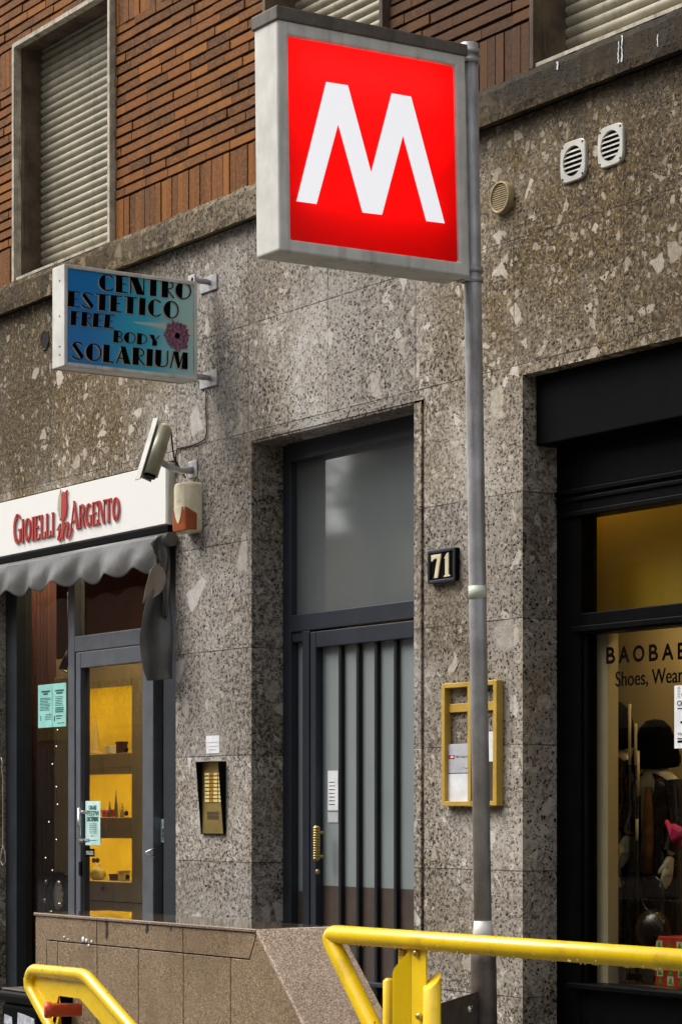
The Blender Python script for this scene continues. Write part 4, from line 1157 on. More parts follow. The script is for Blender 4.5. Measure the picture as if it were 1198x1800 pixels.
tx.build('lettering', M['ink'], nf); tx = MB(); flat_text(tx, '1° piano', lambda a, b, e=0: Vector((lx + lw * (.66 + .33 * a), YL - .0002, zl - .042 + .009 * b)))
tx.build('lettering', M['ink'], nf)

# vents
def louvre_vent(px, py, lab):
    c = W(px, py); s = 36 / PXM(c) ; c.z += 0
    v = thing('air_vent', c - Vector((0, 0, s)), lab, 'vent', 'square white vents')
    sx = 21.5 / (PXM(c) * RX) ; n = 32
    out = []; inn = []; rr = .45
    for k in range(n):
        a = 2 * math.pi * k / n + .0001; ca_, sa_ = math.cos(a), math.sin(a)
        q = (abs(ca_) ** 5 + abs(sa_) ** 5) ** (-1 / 5)
        out.append(Vector((c.x + s * q * ca_ * .97, 0, c.z + s * q * sa_))); inn.append(Vector((c.x + s * .74 * ca_, 0, c.z + s * .74 * sa_)))
    m = MB(); D = Vector((0, -.012, 0)); loop = lambda L, o: [p + o for p in L] + [L[0] + o]
    m.grid([loop(out, Vector((0, 0, 0))), loop(out, D * .75)], False); m.grid([loop(out, D * .75), loop([c + (p - c) * .96 for p in out], D)], False)
    m.grid([loop([c + (p - c) * .96 for p in out], D), loop(inn, D)], False); m.grid([loop(inn, D), loop(inn, D * .1)], False)
    m.build('plate', M['white_pl'], v)
    b = MB(); b.lathe(c + Vector((0, -.002, 0)), (0, -1, 0), [(0, 0), (s * .74, 0)], 28); b.build('duct', M['hole'], v)
    for k in range(5):
        zz = c.z + s * .74 * (-.66 + .33 * k); hw = math.sqrt(max(0, (s * .74) ** 2 - (zz - c.z) ** 2))
        MB().prism([Vector((c.x - hw, -.003, zz + .004)), Vector((c.x + hw, -.003, zz + .004)), Vector((c.x + hw, -.011, zz - .004)), Vector((c.x - hw, -.011, zz - .004))], (0, 0, .0025)).build('louvre', M['white_pl'], v)
    for dx_ in (-1, 1):
        for dz_ in (-1, 1): MB().lathe(c + Vector((dx_ * s * .76, -.012, dz_ * s * .78)), (0, -1, 0), [(.005, 0), (.004, .0012), (0, .0015)], 8).build('screw', M['joint'], v)
louvre_vent(1010, 283, 'white square vent plate nearer the round beige vent')
louvre_vent(1076, 256, 'upper white square vent plate, farther from the pole')
c = W(886, 348); rv = 28 / PXM(c)
v = thing('round_vent', c - Vector((0, 0, rv)), 'round beige vent grille set in the stone beside the pole', 'vent')
MB().lathe(c, (0, -1, 0), [(rv, 0), (rv, .022), (rv * .97, .026), (rv * .88, .026), (rv * .86, .010)], 32).build('ring', M['beige_pl'], v)
MB().lathe(c, (0, -1, 0), [(0, .008), (rv * .86, .008)], 28).build('duct', M['hole'], v)
for k in range(12):
    zz = c.z + rv * .86 * (-.88 + .16 * k); hw = math.sqrt(max(0, (rv * .86) ** 2 - (zz - c.z) ** 2))
    MB().box(c.x - hw, c.x + hw, -.021, -.010, zz - .0022, zz + .0022).build('louvre', M['beige_pl'], v)

# ------------------------------------------------------------------ right shop (black front)
YR = .19
shR = MB()
gx0r, gx1r = WX(1031, YR), XR1
shR.box(XR0, gx0r, YR - .03, YR + .05, 0, 2.98)
zt1 = WZ(1115, 895, YR); zt0 = WZ(1115, 1070, YR); zw1 = WZ(1115, 1108, YR); zw0 = WZ(1115, 1735, YR)
shR.box(gx0r, gx1r, YR - .03, YR + .05, zt1, 2.98)
shR.box(gx0r, gx1r, YR - .03, YR + .05, zw1, zt0)
shR.box(gx0r, WX(1038, YR), YR - .02, YR + .05, zw0, zw1)
shR.box(gx0r, gx1r, YR - .03, YR + .05, 0, zw0 - .02)
shB = shR.build('boutique_shopfront', M['black'], bld, bevel=.004)
tr = MB(); zl_ = WZ(1100, 850, YR - .035); tr.box(XR0 + .005, gx1r, YR - .045, YR - .03, zl_ - .006, zl_ + .012); tr.box(XR0 + .005, gx1r, YR - .04, YR - .03, zl_ - .034, zl_ - .018)
tr.box(XR0 + .03, gx1r, YR - .045, YR - .03, zt1, zt1 + .02); tr.box(gx0r - .03, gx1r, YR - .05, YR - .03, zw1 + .008, zw1 + .03)
tr.build('moulding', M['black'], shB, bevel=.003)
sil_ = MB(); sil_.box(gx0r - .04, gx1r, YR - .07, YR + .05, zw0 - .02, zw0); sil_.build('sill', M['black'], shB, bevel=.003)
YH = .055
sb = MB(); sb.box(WX(941, YH), gx1r, YH, YR + .04, WZ(1100, 752, YH) , ZO - .002); sb.build('shutter_box', M['black_matt'], shB, bevel=.006)
gR = MB(); gR.box(gx0r, gx1r, YR + .0, YR + .005, zt0, zt1); gR.box(WX(1038, YR), gx1r, YR, YR + .005, zw0, zw1); gR.build('shop_glass', M['glass_r'], shB)
am = MB(); am.box(gx0r - .4, gx1r, YR + .16, YR + .18, zt0 - .03, 2.98); am.box(gx0r - .42, gx0r - .4, YR + .05, YR + .16, zt0 - .03, 2.98); am.build('transom_panel', M['amber_wall'], shB)
YW = .95
rm = MB(); rm.box(XR0 - 1.6, gx1r, YW, YW + .04, .2, 2.46); rm.build('display_back', M['white_wall'], shB)
rm = MB(); rm.box(WX(1040, .22), WX(1068, .22), .22, .27, .2, zw1 + .05); rm.build('display_pilaster', M['white_wall'], shB, bevel=.002)
rm = MB(); rm.box(XR0 - 1.65, XR0 - 1.6, .26, YW, .2, 2.46); rm.build('display_end', M['white_wall'], shB)
rm = MB(); rm.box(XR0 - 1.6, gx1r, .245, YW, zw0 - .06, zw0 - .03); rm.build('display_floor', M['black_matt'], shB)
rm = MB(); rm.box(XR0 - 1.6, gx1r, .375, YW, 2.44, 2.46); rm.build('display_ceiling', M['warm_wall'], shB)
rm = MB(); rm.box(gx1r - .02, gx1r, .24, YW, .2, 2.9); rm.build('display_side', M['black_matt'], shB)
for k in range(4):
    x_ = XR0 - .9 + k * .75; MB().box(x_, x_ + .35, .62, .68, 2.42, 2.438).build('ceiling_lamp', M['lamp_shop'], shB)
for k in range(4):
    x_ = XR0 - .1 + k * .6; MB().box(x_, x_ + .4, YR + .08, YR + .10, 2.93, 2.95).build('transom_lamp', M['lamp_warm'], shB)
# lettering on the glass
lt = MB()
for i, ch in enumerate('BAOBAB'):
    xl_ = (1065.5, 1087.5, 1112.5, 1140.5, 1163.5, 1191)[i]; xr_ = (1080, 1105, 1131.5, 1155.5, 1182.5, 1206)[i]
    yb_ = 1166.5 - (xl_ - 1065) * .062
    flat_text(lt, ch, ymap(xl_, yb_, xr_, 27.5, YR - .0012), .045)
flat_text(lt, 'Shoes, Wear', ymap(1081.5, 1211.5, 1200, 31, YR - .0012), .004)
lt.build('window_lettering', M['ink'], shB)
pw_ = poster('notice', (1184.5, 1216, 1205, 1316), YR - .0015, M['paper'], 'white christmas notice stuck on the boutique glass at right edge', 'notice')
it = [('T', 'CHRISTMAS', 1190, 1241, 1240, 9, .01), ('B', 1190, 1247, 1200, 2), ('B', 1195, 1272, 1206, 4), ('T', 'Via 24', 1190, 1293, 1206, 5), ('B', 1190, 1300, 1206, 2), ('B', 1190, 1306, 1206, 4)]
it = [t for t in it if t[0] == 'B'] + [('T', 'CH', 1189.5, 1241, 1201, 9, .02), ('T', 'Via', 1190, 1293, 1199, 5), ('T', 'C', 1197.5, 1227, 1204, 11, .03)]
printing(pw_, it, YR - .0024, M['ink'])
tp = MB(); 
for k_ in range(4):
    mp = ymap(1188.5 + k_ * .2, 1212 + k_ * 5, 1196.5 - k_ * .2, 6, YR - .0024); tp.add([mp(0 - .0, 0), mp(1, 0), mp(.5, 1)], [(0, 1, 2)])
tp.build('tree_print', M['paper_grey'], pw_)

# mannequins in the window
def skin_fig(nm, joints, edges, mat, parent, sub=2):
    off = world_loc(parent)
    me = bpy.data.meshes.new(nm); me.from_pydata([tuple(Vector(j[0]) - off) for j in joints], edges, [])
    o = bpy.data.objects.new(nm, me); COL.objects.link(o); o.parent = parent; LOC[o.name] = off
    sk = o.modifiers.new('skin', 'SKIN')
    for i, j in enumerate(joints): me.skin_vertices[0].data[i].radius = j[1] if isinstance(j[1], tuple) else (j[1], j[1])
    me.skin_vertices[0].data[0].use_root = True
    sb = o.modifiers.new('sub', 'SUBSURF'); sb.levels = sub; sb.render_levels = sub
    sk.use_smooth_shade = True
    me.materials.append(mat); return o
def mannequin(pxc, pyhat, Y, lab, hatpx, arms=True):
    top = W(pxc, pyhat, Y); fl_ = zw0 - .03; x, y = top.x, Y; zt_ = top.z
    r = thing('mannequin', (x, y, fl_), lab, 'mannequin', 'mannequins in the boutique window')
    K = .64
    P = lambda dx, dy, z_: (x + dx * K, y + dy * K, zt_ + (z_ - zt_) * K if z_ > zt_ - 1.0 else z_)
    hip = zt_ - .98
    J = [(P(0, 0, hip), (.13, .09)), (P(0, 0, zt_ - .62), (.10, .08)), (P(0, -.01, zt_ - .42), (.125, .085)), (P(0, 0, zt_ - .33), (.085, .06)), (P(0, 0, zt_ - .25), .042), (P(0, -.01, zt_ - .17), .062), (P(0, -.01, zt_ - .08), .075),
         (P(-.16, 0, zt_ - .37), .048), (P(-.20, -.02, zt_ - .60), .036), (P(-.20, -.10, zt_ - .80), .026),
         (P(.16, 0, zt_ - .37), .048), (P(.20, -.02, zt_ - .60), .036), (P(.21, -.07, zt_ - .80), .026),
         (P(-.07, 0, fl_ + .2), .075), (P(-.07, 0, fl_ + .005), .05), (P(.07, 0, fl_ + .2), .075), (P(.07, 0, fl_ + .005), .05)]
    E = [(0, 1), (1, 2), (2, 3), (3, 4), (4, 5), (5, 6), (3, 7), (7, 8), (8, 9), (3, 10), (10, 11), (11, 12), (0, 13), (13, 14), (0, 15), (15, 16)]
    J[13:] = [((x - .045, y, fl_ + .2), .05), ((x - .045, y, fl_ + .005), .035), ((x + .045, y, fl_ + .2), .05), ((x + .045, y, fl_ + .005), .035)]
    J = [(p_, tuple(v * K for v in r_) if isinstance(r_, tuple) else r_ * K) for p_, r_ in J]
    skin_fig('body', J, E, M['mannequin'], r)
    # hands: palm with four fingers and a thumb
    for wj in (9, 12):
        w = Vector((0, 0, 0)); w0 = Vector(J[wj][0]); sgn = -1 if wj == 9 else 1
        JH = [(w, .022), (w + Vector((sgn * .002, -.012, -.045)), (.016, .03)), (w + Vector((sgn * .0, -.02, -.085)), (.014, .034))]
        EH = [(0, 1), (1, 2)]
        for k, (o_, l_) in enumerate(((-.027, .06), (-.009, .072), (.009, .068), (.026, .052))):
            b0 = len(JH); base = w + Vector((0, -.02 + o_, -.09)); JH += [(base, .0085), (base + Vector((-sgn * .006, -.004, -l_ * .55)), .0078), (base + Vector((-sgn * .02, -.002, -l_)), .006)]
            EH += [(2, b0), (b0, b0 + 1), (b0 + 1, b0 + 2)]
        b0 = len(JH); JH += [(w + Vector((-sgn * .01, -.045, -.055)), .010), (w + Vector((-sgn * .018, -.06, -.085)), .007)]; EH += [(1, b0), (b0, b0 + 1)]
        JH = [(w0 + Vector(p_) * .78, tuple(v * .78 for v in r_) if isinstance(r_, tuple) else r_ * .78) for p_, r_ in JH]
        skin_fig('hand', JH, EH, M['mannequin'], r, 1)
    # coat: open-fronted shell from shoulder to hem
    rows = []; n = 30
    for (dz_, rx, ry, op) in ((-.315, .075, .07, 25), (-.34, .14, .09, 30), (-.37, .19, .105, 32), (-.45, .185, .12, 30), (-.62, .15, .115, 20), (-.74, .165, .13, 8), (-.95, .185, .15, 6), ((fl_ + .13 - zt_) / K, .20, .165, 5)):
        row = []
        for k in range(n + 1):
            a = R(-90 + op + (360 - 2 * op) * k / n); wv = 1 + .05 * math.sin(k * 1.9) * (1 if dz_ < -.6 else .2)
            row.append(Vector((x + K * rx * wv * math.cos(a), y + K * ry * wv * math.sin(a), zt_ + dz_ * K)))
        rows.append(row)
    m = MB(); m.grid(rows); m.build('coat', M['coat'], r, solid=.006, sub=1)
    for s_ in (-1, 1):
        m = MB(); sh_ = [P(s_ * .155, 0, zt_ - .365), P(s_ * .205, -.02, zt_ - .60), P(s_ * .207, -.085, zt_ - .775)]
        m.tube(sh_, [.062 * K, .05 * K, .042 * K], 14, False); m.build('sleeve', M['coat'], r)
    # slouch hat with drooping brim
    prof = [(a_ * 1.14, b_ * 1.1) for a_, b_ in ((.0, .0), (.03, -.006), (.052, -.03), (.066, -.07), (.074, -.105), (.083, -.135), (.082, -.15), (.076, -.165), (.06, -.15))]
    m = MB(); m.lathe(Vector((x, y - .006, zt_ + .004)), (.06, -.10, 1), prof, 26); hat = m.build('hat', M['knit'], r)
    m = MB(); sc1 = [P(.05, -.10, zt_ - .40), P(.075, -.125, zt_ - .55), P(.08, -.13, zt_ - .75), P(.082, -.14, zt_ - .9)]
    m.tube(sc1, [.014, .02, .021, .022], 10); m.build('scarf', M['scarf'], r)
    m = MB(); m.lathe((x, y, fl_), (0, 0, 1), [(0, .012), (.10, .012), (.11, .006), (.11, 0)], 24); m.build('base', M['white_pl'], r)
    return r
mannequin(1078, 1234, .48, 'mannequin in shiny dark coat beside the pale window edge, behind the shoes lettering', 20)
mannequin(1152, 1266, .50, 'mannequin with black hat and one pale hand hanging, nearest the gift boxes', 20)
for k, (px, pa_, pb2) in enumerate(((1106, 1238, 1345), (1116.5, 1272, 1345), (1121, 1320, 1400), (1119, 1440, 1478))):
    m = MB(); m.tube([W(px, pb2, .34), W(px, pa_, .34)], .0055, 8)
    if k == 0:
        o = thing('stick_display', W(px, 1735, .36), 'thin pale wooden sticks on wire stems between the two mannequins', 'sticks')
    m.build('stick', M['wood'], o); MB().tube([W(px, 1728, .345), W(px, pb2, .345)], .002, 6).build('wire_stem', M['cable'], o)
# pink scarf bundle, handbag ring and gift boxes
m = MB(); pc = W(1206, 1468, .40); random.seed(4)
for k in range(6): m.tube([pc + Vector((-.11 + .015 * k, 0, .05 - .02 * k)), pc + Vector((-.04, -.02, -.015 + .008 * k)), pc + Vector((.05, 0, .04 - .012 * k)), pc + Vector((.15, .02, .03))], [.008, .02, .026, .02], 8)
tag(m.build('folded_scarf', M['pink']), 'bright magenta scarf bundle in the boutique window', 'scarf')
hb = thing('handbag', W(1146, 1600, .33), 'dark handbag with a ring handle low in the boutique window', 'bag')
pc = W(1146, 1572, .33); m = MB(); m.tube([pc + Vector((.065 * math.cos(a * R(15)), 0, .065 * math.sin(a * R(15)))) for a in range(25)], .003, 8, False); m.build('ring_handle', M['coat'], hb)
m = MB(); q_ = pc - Vector((0, 0, .14)); m.ball(q_, .085, .05, .085, 18, 12); m.build('bag_body', M['coat'], hb)
def gift(px0, px1, py0, py1, Y, lab):
    p0, p1 = W(px0, py1, Y), W(px1, py0, Y)
    g = thing('gift_box', ((p0.x + p1.x) / 2, Y + .06, p0.z), lab, 'gift box', 'red gift boxes in the boutique window')
    MB().box(p0.x, p1.x, Y, Y + .14, p0.z, p1.z).build('box', M['gift'], g, bevel=.003)
    w_, h_ = p1.x - p0.x, p1.z - p0.z; pr = MB(); cr = MB()
    for i in range(4):
        for j in range(2):
            cx_ = p0.x + w_ * (.12 + .25 * i); cz_ = p0.z + h_ * (.3 + .42 * j); s_ = .017
            if (i + j) % 2: cr.prism([(cx_ - s_, Y - .0005, cz_ - s_), (cx_ + s_, Y - .0005, cz_ - s_), (cx_ + s_, Y - .0005, cz_ + s_), (cx_ - s_, Y - .0005, cz_ + s_)], (0, -.0004, 0))
            pr.prism([(cx_ - s_ * .8, Y - .0012, cz_ - s_ * .7), (cx_ + s_ * .8, Y - .0012, cz_ - s_ * .7), (cx_, Y - .0012, cz_ + s_ * .9)], (0, -.0004, 0))
    pr.build('tree_print', M['green'], g); cr.build('square_print', M['gift_cream'], g)
gift(1151, 1225, 1703, 1734, .30, 'red gift box with tree print lying on the window sill, below the other')
gift(1150, 1222, 1650, 1702, .30, 'red gift box with tree print stacked on top of another')

# ------------------------------------------------------------------ metro sign on its pole
YPOLE = -1.16
XP = W(836, 1000, YPOLE).x
pt, pb = S(830.5, 520, XP), S(848.5, 1640, XP)
dirp = (pb - pt) / (pb.z - pt.z)
at_z = lambda z_: pt + dirp * (z_ - pt.z)
zsw = S(848, 1645, XP).z                            # swaged joint
ztape0, ztape1 = S(837, 1053, XP).z, S(837, 1030, XP).z
base = at_z(0.012)
ms = thing('metro_sign', base, 'metro sign, lit red box with a white M on a leaning steel pole', 'sign')
zpt = S(822, 76, XP).z
rp = .5 * 31 / PXM(at_z(S(837, 1000, XP).z))
rbse = .5 * 45 / PXM(at_z(S(850, 1760, XP).z))
MB().tube([at_z(zsw + .04), at_z(ztape0 + .0), at_z(3.2), at_z(zpt)], rp, 22).build('pole', M['steel'], ms)
MB().tube([at_z(.012), at_z(zsw - .08), at_z(zsw - .02)], rbse, 22).build('pole_base', M['steel_low'], ms)
MB().tube([at_z(zsw - .02), at_z(zsw + .01), at_z(zsw + .045)], [rbse, rp * 1.15, rp * 1.03], 22).build('swaged_joint', M['sign_alu'], ms)
MB().tube([at_z(ztape0), at_z(ztape1)], rp + .0015, 22).build('tape', M['tape'], ms)
TM = .128
XMF = XP + .062
def box8(c, X0, X1):   # four photo corners on the front plane XMF -> a slab from X0 to X1
    pts = [S(a, b, XMF) for a, b in c]; return [Vector((X0, p.y, p.z)) for p in pts], (X1 - X0, 0, 0)
OUT = [(487, 30), (818, 95), (827, 487), (491, 440)]
INN = [(507, 62), (799, 115), (807, 460), (512, 420)]
fo = [S(a, b, XMF) for a, b in OUT]; fi = [S(a, b, XMF) for a, b in INN]
fr = MB(); n4 = 4
back = [p + Vector((-TM, 0, 0)) for p in fo]; rec = [p + Vector((-.012, 0, 0)) for p in fi]
for i in range(4):
    j = (i + 1) % 4
    fr.add([fo[i], fo[j], fi[j], fi[i]], [(0, 1, 2, 3)]); fr.add([fo[i], back[i], back[j], fo[j]], [(0, 1, 2, 3)]); fr.add([fi[i], fi[j], rec[j], rec[i]], [(0, 1, 2, 3)])
fr.add(back, [(0, 1, 2, 3)])
fr.build('sign_frame', M['sign_alu'], ms, bevel=.008, seg=3)
rp_ = [p + Vector((-.010, 0, 0)) for p in fi]; rd = MB(); rd.add(rp_, [(0, 1, 2, 3)]); rd.build('red_panel', M['sign_red'], ms)
for fz, n_, tr_ in ((.10, 2, .009), (.42, 1, .0045), (.74, 1, .004)):
    pa, pb_ = fi[0].lerp(fi[3], fz), fi[1].lerp(fi[2], fz)
    for k in range(n_):
        o_ = Vector((-.075, 0, -.03 * k)); MB().tube([pa.lerp(pb_, .06) + o_, pa.lerp(pb_, .94) + o_], tr_, 8).build('tube_lamp', M['tube'], ms)
LM = [(524, 352), (576, 142), (614, 148), (655, 302), (691, 162), (725, 168), (784, 391), (752, 387), (711, 236), (674, 376), (640, 372), (597, 216), (559, 357)]
lm = MB(); lm.prism([Vector((XMF - .010, p.y, p.z)) for p in (S(a, b, XMF) for a, b in LM)], (.0015, 0, 0)); lm.build('letter', M['sign_white'], ms)
cp = MB(); ctop = [(484, 8), (820, 78), (820, 99), (484, 33)]
pts, ex = box8(ctop, XMF + .006, XMF - TM - .006)
cp.prism(pts, ex); cp.build('cap', M['sign_cap'], ms, bevel=.004)
for py in (92, 108, 475, 492):
    cl = MB(); p = S(826, py, XP); q = at_z(p.z); cl.tube([q - Vector((0, 0, .008)), q + Vector((0, 0, .008))], rp + .006, 20)
    cl.box(q.x - .02, q.x + .02, q.y - rp - .02, q.y - rp + .004, q.z - .008, q.z + .008)
    cl.build('clamp', M['steel'], ms)

# ------------------------------------------------------------------ granite parapet of the metro stairs
YPF, YPK = -1.41, -1.095
pr = thing('stair_parapet', W(300, 2200, YPF), 'brown granite stair parapet with a wet polished top and sloped end', 'parapet')
pr.location.z = 0.012; LOC[pr.name] = Vector(pr.location)
GZ = .012
P2 = lambda a, b: W(a, b, YPF)
TL, TR = P2(62, 1603), P2(452, 1635); ztp = (TL.z + TR.z) / 2; TL.z = TR.z = ztp
sl = P2(535, 1800) - P2(452, 1635); slope = sl.x / sl.z
BRx = TR.x + slope * (GZ - ztp)
core = MB(); k_ = .012
pts = [Vector((TL.x + .004, YPF + k_, GZ)), Vector((BRx - .004, YPF + k_, GZ)), Vector((TR.x - .004, YPF + k_, ztp - .02)), Vector((TL.x + .004, YPF + k_, ztp - .02))]
core.prism(pts, (0, YPK - YPF - 2 * k_, 0)); core.build('core', M['joint'], pr)
cl = MB(); TH = Vector((0, k_, 0)); G = .0022
zb1_ = P2(440, 1690).z; zb1_ = (zb1_ + P2(82, 1651).z) / 2
inx0 = P2(82, 1651).x; inx1 = P2(438, 1690).x
bandw = P2(500, 1800)                              # inner edge of the sloping border
inn_sl = (P2(490, 1800).x - inx1) / (P2(490, 1800).z - zb1_)
def slab(pl):
    c_ = sum((Vector(p) for p in pl), Vector()) / len(pl)
    q = []
    for p in pl:
        p = Vector(p); d = (c_ - p); d.y = 0; q.append(p + Vector((math.copysign(min(G, abs(d.x)), d.x), 0, math.copysign(min(G, abs(d.z)), d.z))))
    cl.prism(q, TH)
V = lambda x, z_: Vector((x, YPF, z_))
xj = [P2(170, 1640).x, P2(321.5, 1650).x]
slab([V(TL.x, ztp - .012), V(inx0, zb1_), V(inx0, GZ), V(TL.x, GZ)])
slab([V(TL.x, ztp - .012), V(xj[0], ztp - .012), V(xj[0], zb1_), V(inx0, zb1_)])
slab([V(xj[0], ztp - .012), V(xj[1], ztp - .012), V(xj[1], zb1_), V(xj[0], zb1_)])
slab([V(xj[1], ztp - .012), V(TR.x - .004, ztp - .012), V(inx1, zb1_), V(xj[1], zb1_)])
inb = inx1 + inn_sl * (GZ - zb1_)
slab([V(TR.x - .004, ztp - .012), V(BRx - .004, GZ), V(inb, GZ), V(inx1, zb1_)])
vx = [inx0] + [P2(a, 1700).x for a in (101, 170.5, 243, 322, 405)]
for a, b in zip(vx, vx[1:]): slab([V(a, zb1_), V(b, zb1_), V(b, GZ), V(a, GZ)])
slab([V(vx[-1], zb1_), V(inx1, zb1_), V(inb, GZ), V(vx[-1], GZ)])
cl.build('front_cladding', M['granite'], pr, bevel=.0012, seg=1)
tp = MB(); tp.box(TL.x - .004, TR.x + .001, YPF - .006, YPK + .004, ztp - .012, ztp); tp.build('top_slab', M['granite_top'], pr, bevel=.003)
es = MB(); es.prism([Vector((TR.x + .001, YPF - .004, ztp)), Vector((BRx, YPF - .004, GZ)), Vector((BRx, YPK + .004, GZ)), Vector((TR.x + .001, YPK + .004, ztp))], Vector((-.014, 0, -.006))); es.build('end_slab', M['granite_lit'], pr, bevel=.003)
bk_ = MB(); bk_.prism([Vector((TL.x, YPK, GZ)), Vector((BRx - .006, YPK, GZ)), Vector((TR.x - .006, YPK, ztp - .012)), Vector((TL.x, YPK, ztp - .012))], (0, -k_, 0)); bk_.box(TL.x, TL.x + .005, YPF + k_ + .001, YPK - k_ - .001, GZ, ztp - .013); bk_.build('rear_cladding', M['granite'], pr)
# filler splashes on the chipped joint
fi_ = MB(); random.seed(8)
for px, py, s_ in ((146, 1652, .011), (152, 1654, .008), (161, 1656, .006), (113, 1648, .005), (156, 1663, .006), (120, 1652, .004)):
    c_ = W(px, py, YPF - .001); fi_.ball(c_, s_ * 1.2, .003, s_, 8, 5)
fi_.build('filler_patch', M['paper'], pr)

for px, py, pw2, ph in ((187, 1619, 5, 34), (258, 1622, 6, 20), (300, 1626, 3, 12)):
    d = MB(); pts = [W(px + pw2 * a, py + ph * b, YPF - .0006) for a, b in ((-.5, 0), (.6, 0), (.45, .35), (.6, .7), (.1, 1), (-.45, .8), (-.2, .4))]
    d.prism(pts, (0, -.0004, 0)); d.build('drip_stain', M['joint'], pr)
# ------------------------------------------------------------------ yellow railings
def rounded(pts, rad, n=6):
    out = [Vector(pts[0])]
    for a, b, c in zip(pts, pts[1:], pts[2:]):
        a, b, c = Vector(a), Vector(b), Vector(c); d0 = (a - b).normalized(); d1 = (c - b).normalized()
        p0, p1 = b + d0 * rad, b + d1 * rad
        for i in range(n + 1):
            t = i / n; out.append(p0 * (1 - t) ** 2 + b * 2 * t * (1 - t) + p1 * t * t)
    out.append(Vector(pts[-1])); return out
YRL = -1.5
rr = .5 * 33 / PXM(W(640, 1655, YRL))
yr = thing('handrail', Vector((WX(725, YRL), YRL, .012)), 'long yellow tubular handrail with bolted post in front of the pole', 'railing')
ptsr = [W(1360, 1694, YRL), W(588, 1646, YRL)]
zr = (W(640, 1649, YRL).z + W(1198, 1685, YRL).z) / 2
aR = Vector((WX(1500, YRL), YRL, zr)); bR = Vector((WX(583, YRL), YRL, zr))
lo1 = W(588, 1668, YRL); lo2 = W(652, 1800, YRL); dl_ = (lo2 - lo1) / (lo2.z - lo1.z)
cR = Vector((lo1.x + dl_.x * (.10 - lo1.z), YRL, .10)); 
eR = Vector((cR.x, YRL, .012))
bR = Vector((lo1.x + dl_.x * (zr - lo1.z) , YRL, zr))
MB().tube(rounded([aR, bR, cR, Vector((cR.x + .12, YRL, .03))], .055, 8), rr, 18).build('rail', M['yellow'], yr)
pl_ = MB(); yq = YRL
def q2(a, b, e=0): return W(a, b, YRL + e)
pl_.prism([q2(722, 1665), q2(748, 1668), q2(748, 2260), q2(722, 2260)], (0, .006, 0))
pl_.prism([q2(722, 1668, -.001), q2(692, 1702, -.03), q2(689, 1712, -.032), q2(689, 2260, -.032), q2(722, 2260, -.001)], (.0, .005, 0))
pl_.prism([q2(699, 1662, .012), q2(722, 1665, .012), q2(722, 1760, .012), q2(699, 1760, .012)], (0, .005, 0))
pl_.build('post_plate', M['yellow'], yr, bevel=.0015)
tb = MB(); p = q2(683, 1720, .01); tb.tube([Vector((p.x, p.y, .012)), Vector((p.x, p.y, p.z - .008)), Vector((p.x, p.y, p.z))], [.018, .018, .010], 14); tb.build('post_tube', M['yellow'], yr)
tb = MB(); p = q2(759, 1726, .012); rt_ = .026; n = 20; za = p.z
loopb = [Vector((p.x + rt_ * math.cos(2 * math.pi * k / n), p.y + rt_ * math.sin(2 * math.pi * k / n), .012)) for k in range(n)]
loopt = [Vector((v.x, v.y, za + (v.y - p.y) * 1.0)) for v in loopb]
tb.grid([loopb + [loopb[0]], loopt + [loopt[0]]]); tb.add(loopt, [tuple(range(n))]); tb.build('post_tube', M['yellow'], yr)
for a, b in ((707, 1674), (732, 1676), (737, 1787), (707, 1800)):
    p = q2(a, b, -.003 if a > 720 else .008); MB().lathe(p, (0, -1, 0), [(.011, 0), (.011, .004), (.007, .010), (0, .012)], 10).build('bolt', M['brass'], yr)
random.seed(21); wd = MB()
for i in range(170):
    f = random.random() ** .8; x_ = bR.x + .06 + (aR.x - bR.x - .1) * f; an = R(random.gauss(-90, 34)); d_ = Vector((0, -math.cos(an) * random.choice((1, .6)), math.sin(an))).normalized(); r_ = random.uniform(.0016, .0034)
    wd.ball(Vector((x_, YRL, zr)) + d_ * (rr + r_ * .3), r_ * .9, r_ * .9, r_ * 1.15, 8, 5)
wdo = wd.build('water_drops', M['water'], yr); tag(wdo, kind='stuff')
# dark steel plate tying the post to the pole
pa_ = q2(775, 1764, .03); pe = at_z(pa_.z); brk = MB()
yb_e = pe.y - rbse * .2
qa, qb = Vector((pa_.x, pa_.y, pa_.z)), Vector((pe.x - .008, yb_e, pa_.z + .008))
brk.prism([qa, qb, qb - Vector((0, 0, .16)), qa - Vector((0, 0, .16))], (.005, -.004, 0)); brk.build('tie_plate', M['steel_low'], yr)
p = qa * .3 + qb * .7 - Vector((0, 0, .045)); MB().lathe(p, (.5, -1, 0), [(.012, 0), (.012, .006), (.008, .012), (0, .014)], 10).build('bolt', M['chrome'], yr)

# left loop railing
YLL = -2.0
lr = thing('handrail', Vector((WX(110, YLL), YLL, .012)), 'short yellow loop railing with panel and orange knob at lower left', 'railing')
rl = .5 * 22 / PXM(W(100, 1712, YLL))
L_ = lambda a, b, e=0: W(a, b, YLL + e)
za_ = L_(60, 1705).z
d1 = (L_(225, 1800) - L_(150, 1716)); d1 = d1 / d1.z
path = [L_(112, 1860), L_(92, 1810), L_(50, 1732), L_(55, 1705), L_(150, 1714), L_(225, 1800), L_(330, 1920), L_(480, 2092)]
MB().tube(rounded(path, .035, 7), rl, 16).build('rail', M['yellow'], lr)
gp = [L_(112, 1860), Vector((L_(112, 1860).x, YLL, .012))]; MB().tube(gp, rl * .98, 14).build('leg', M['yellow'], lr)
e_ = L_(480, 2092); MB().tube([e_, Vector((e_.x + .04, YLL, .012))], rl * .98, 14).build('leg', M['yellow'], lr)
pnl = MB()
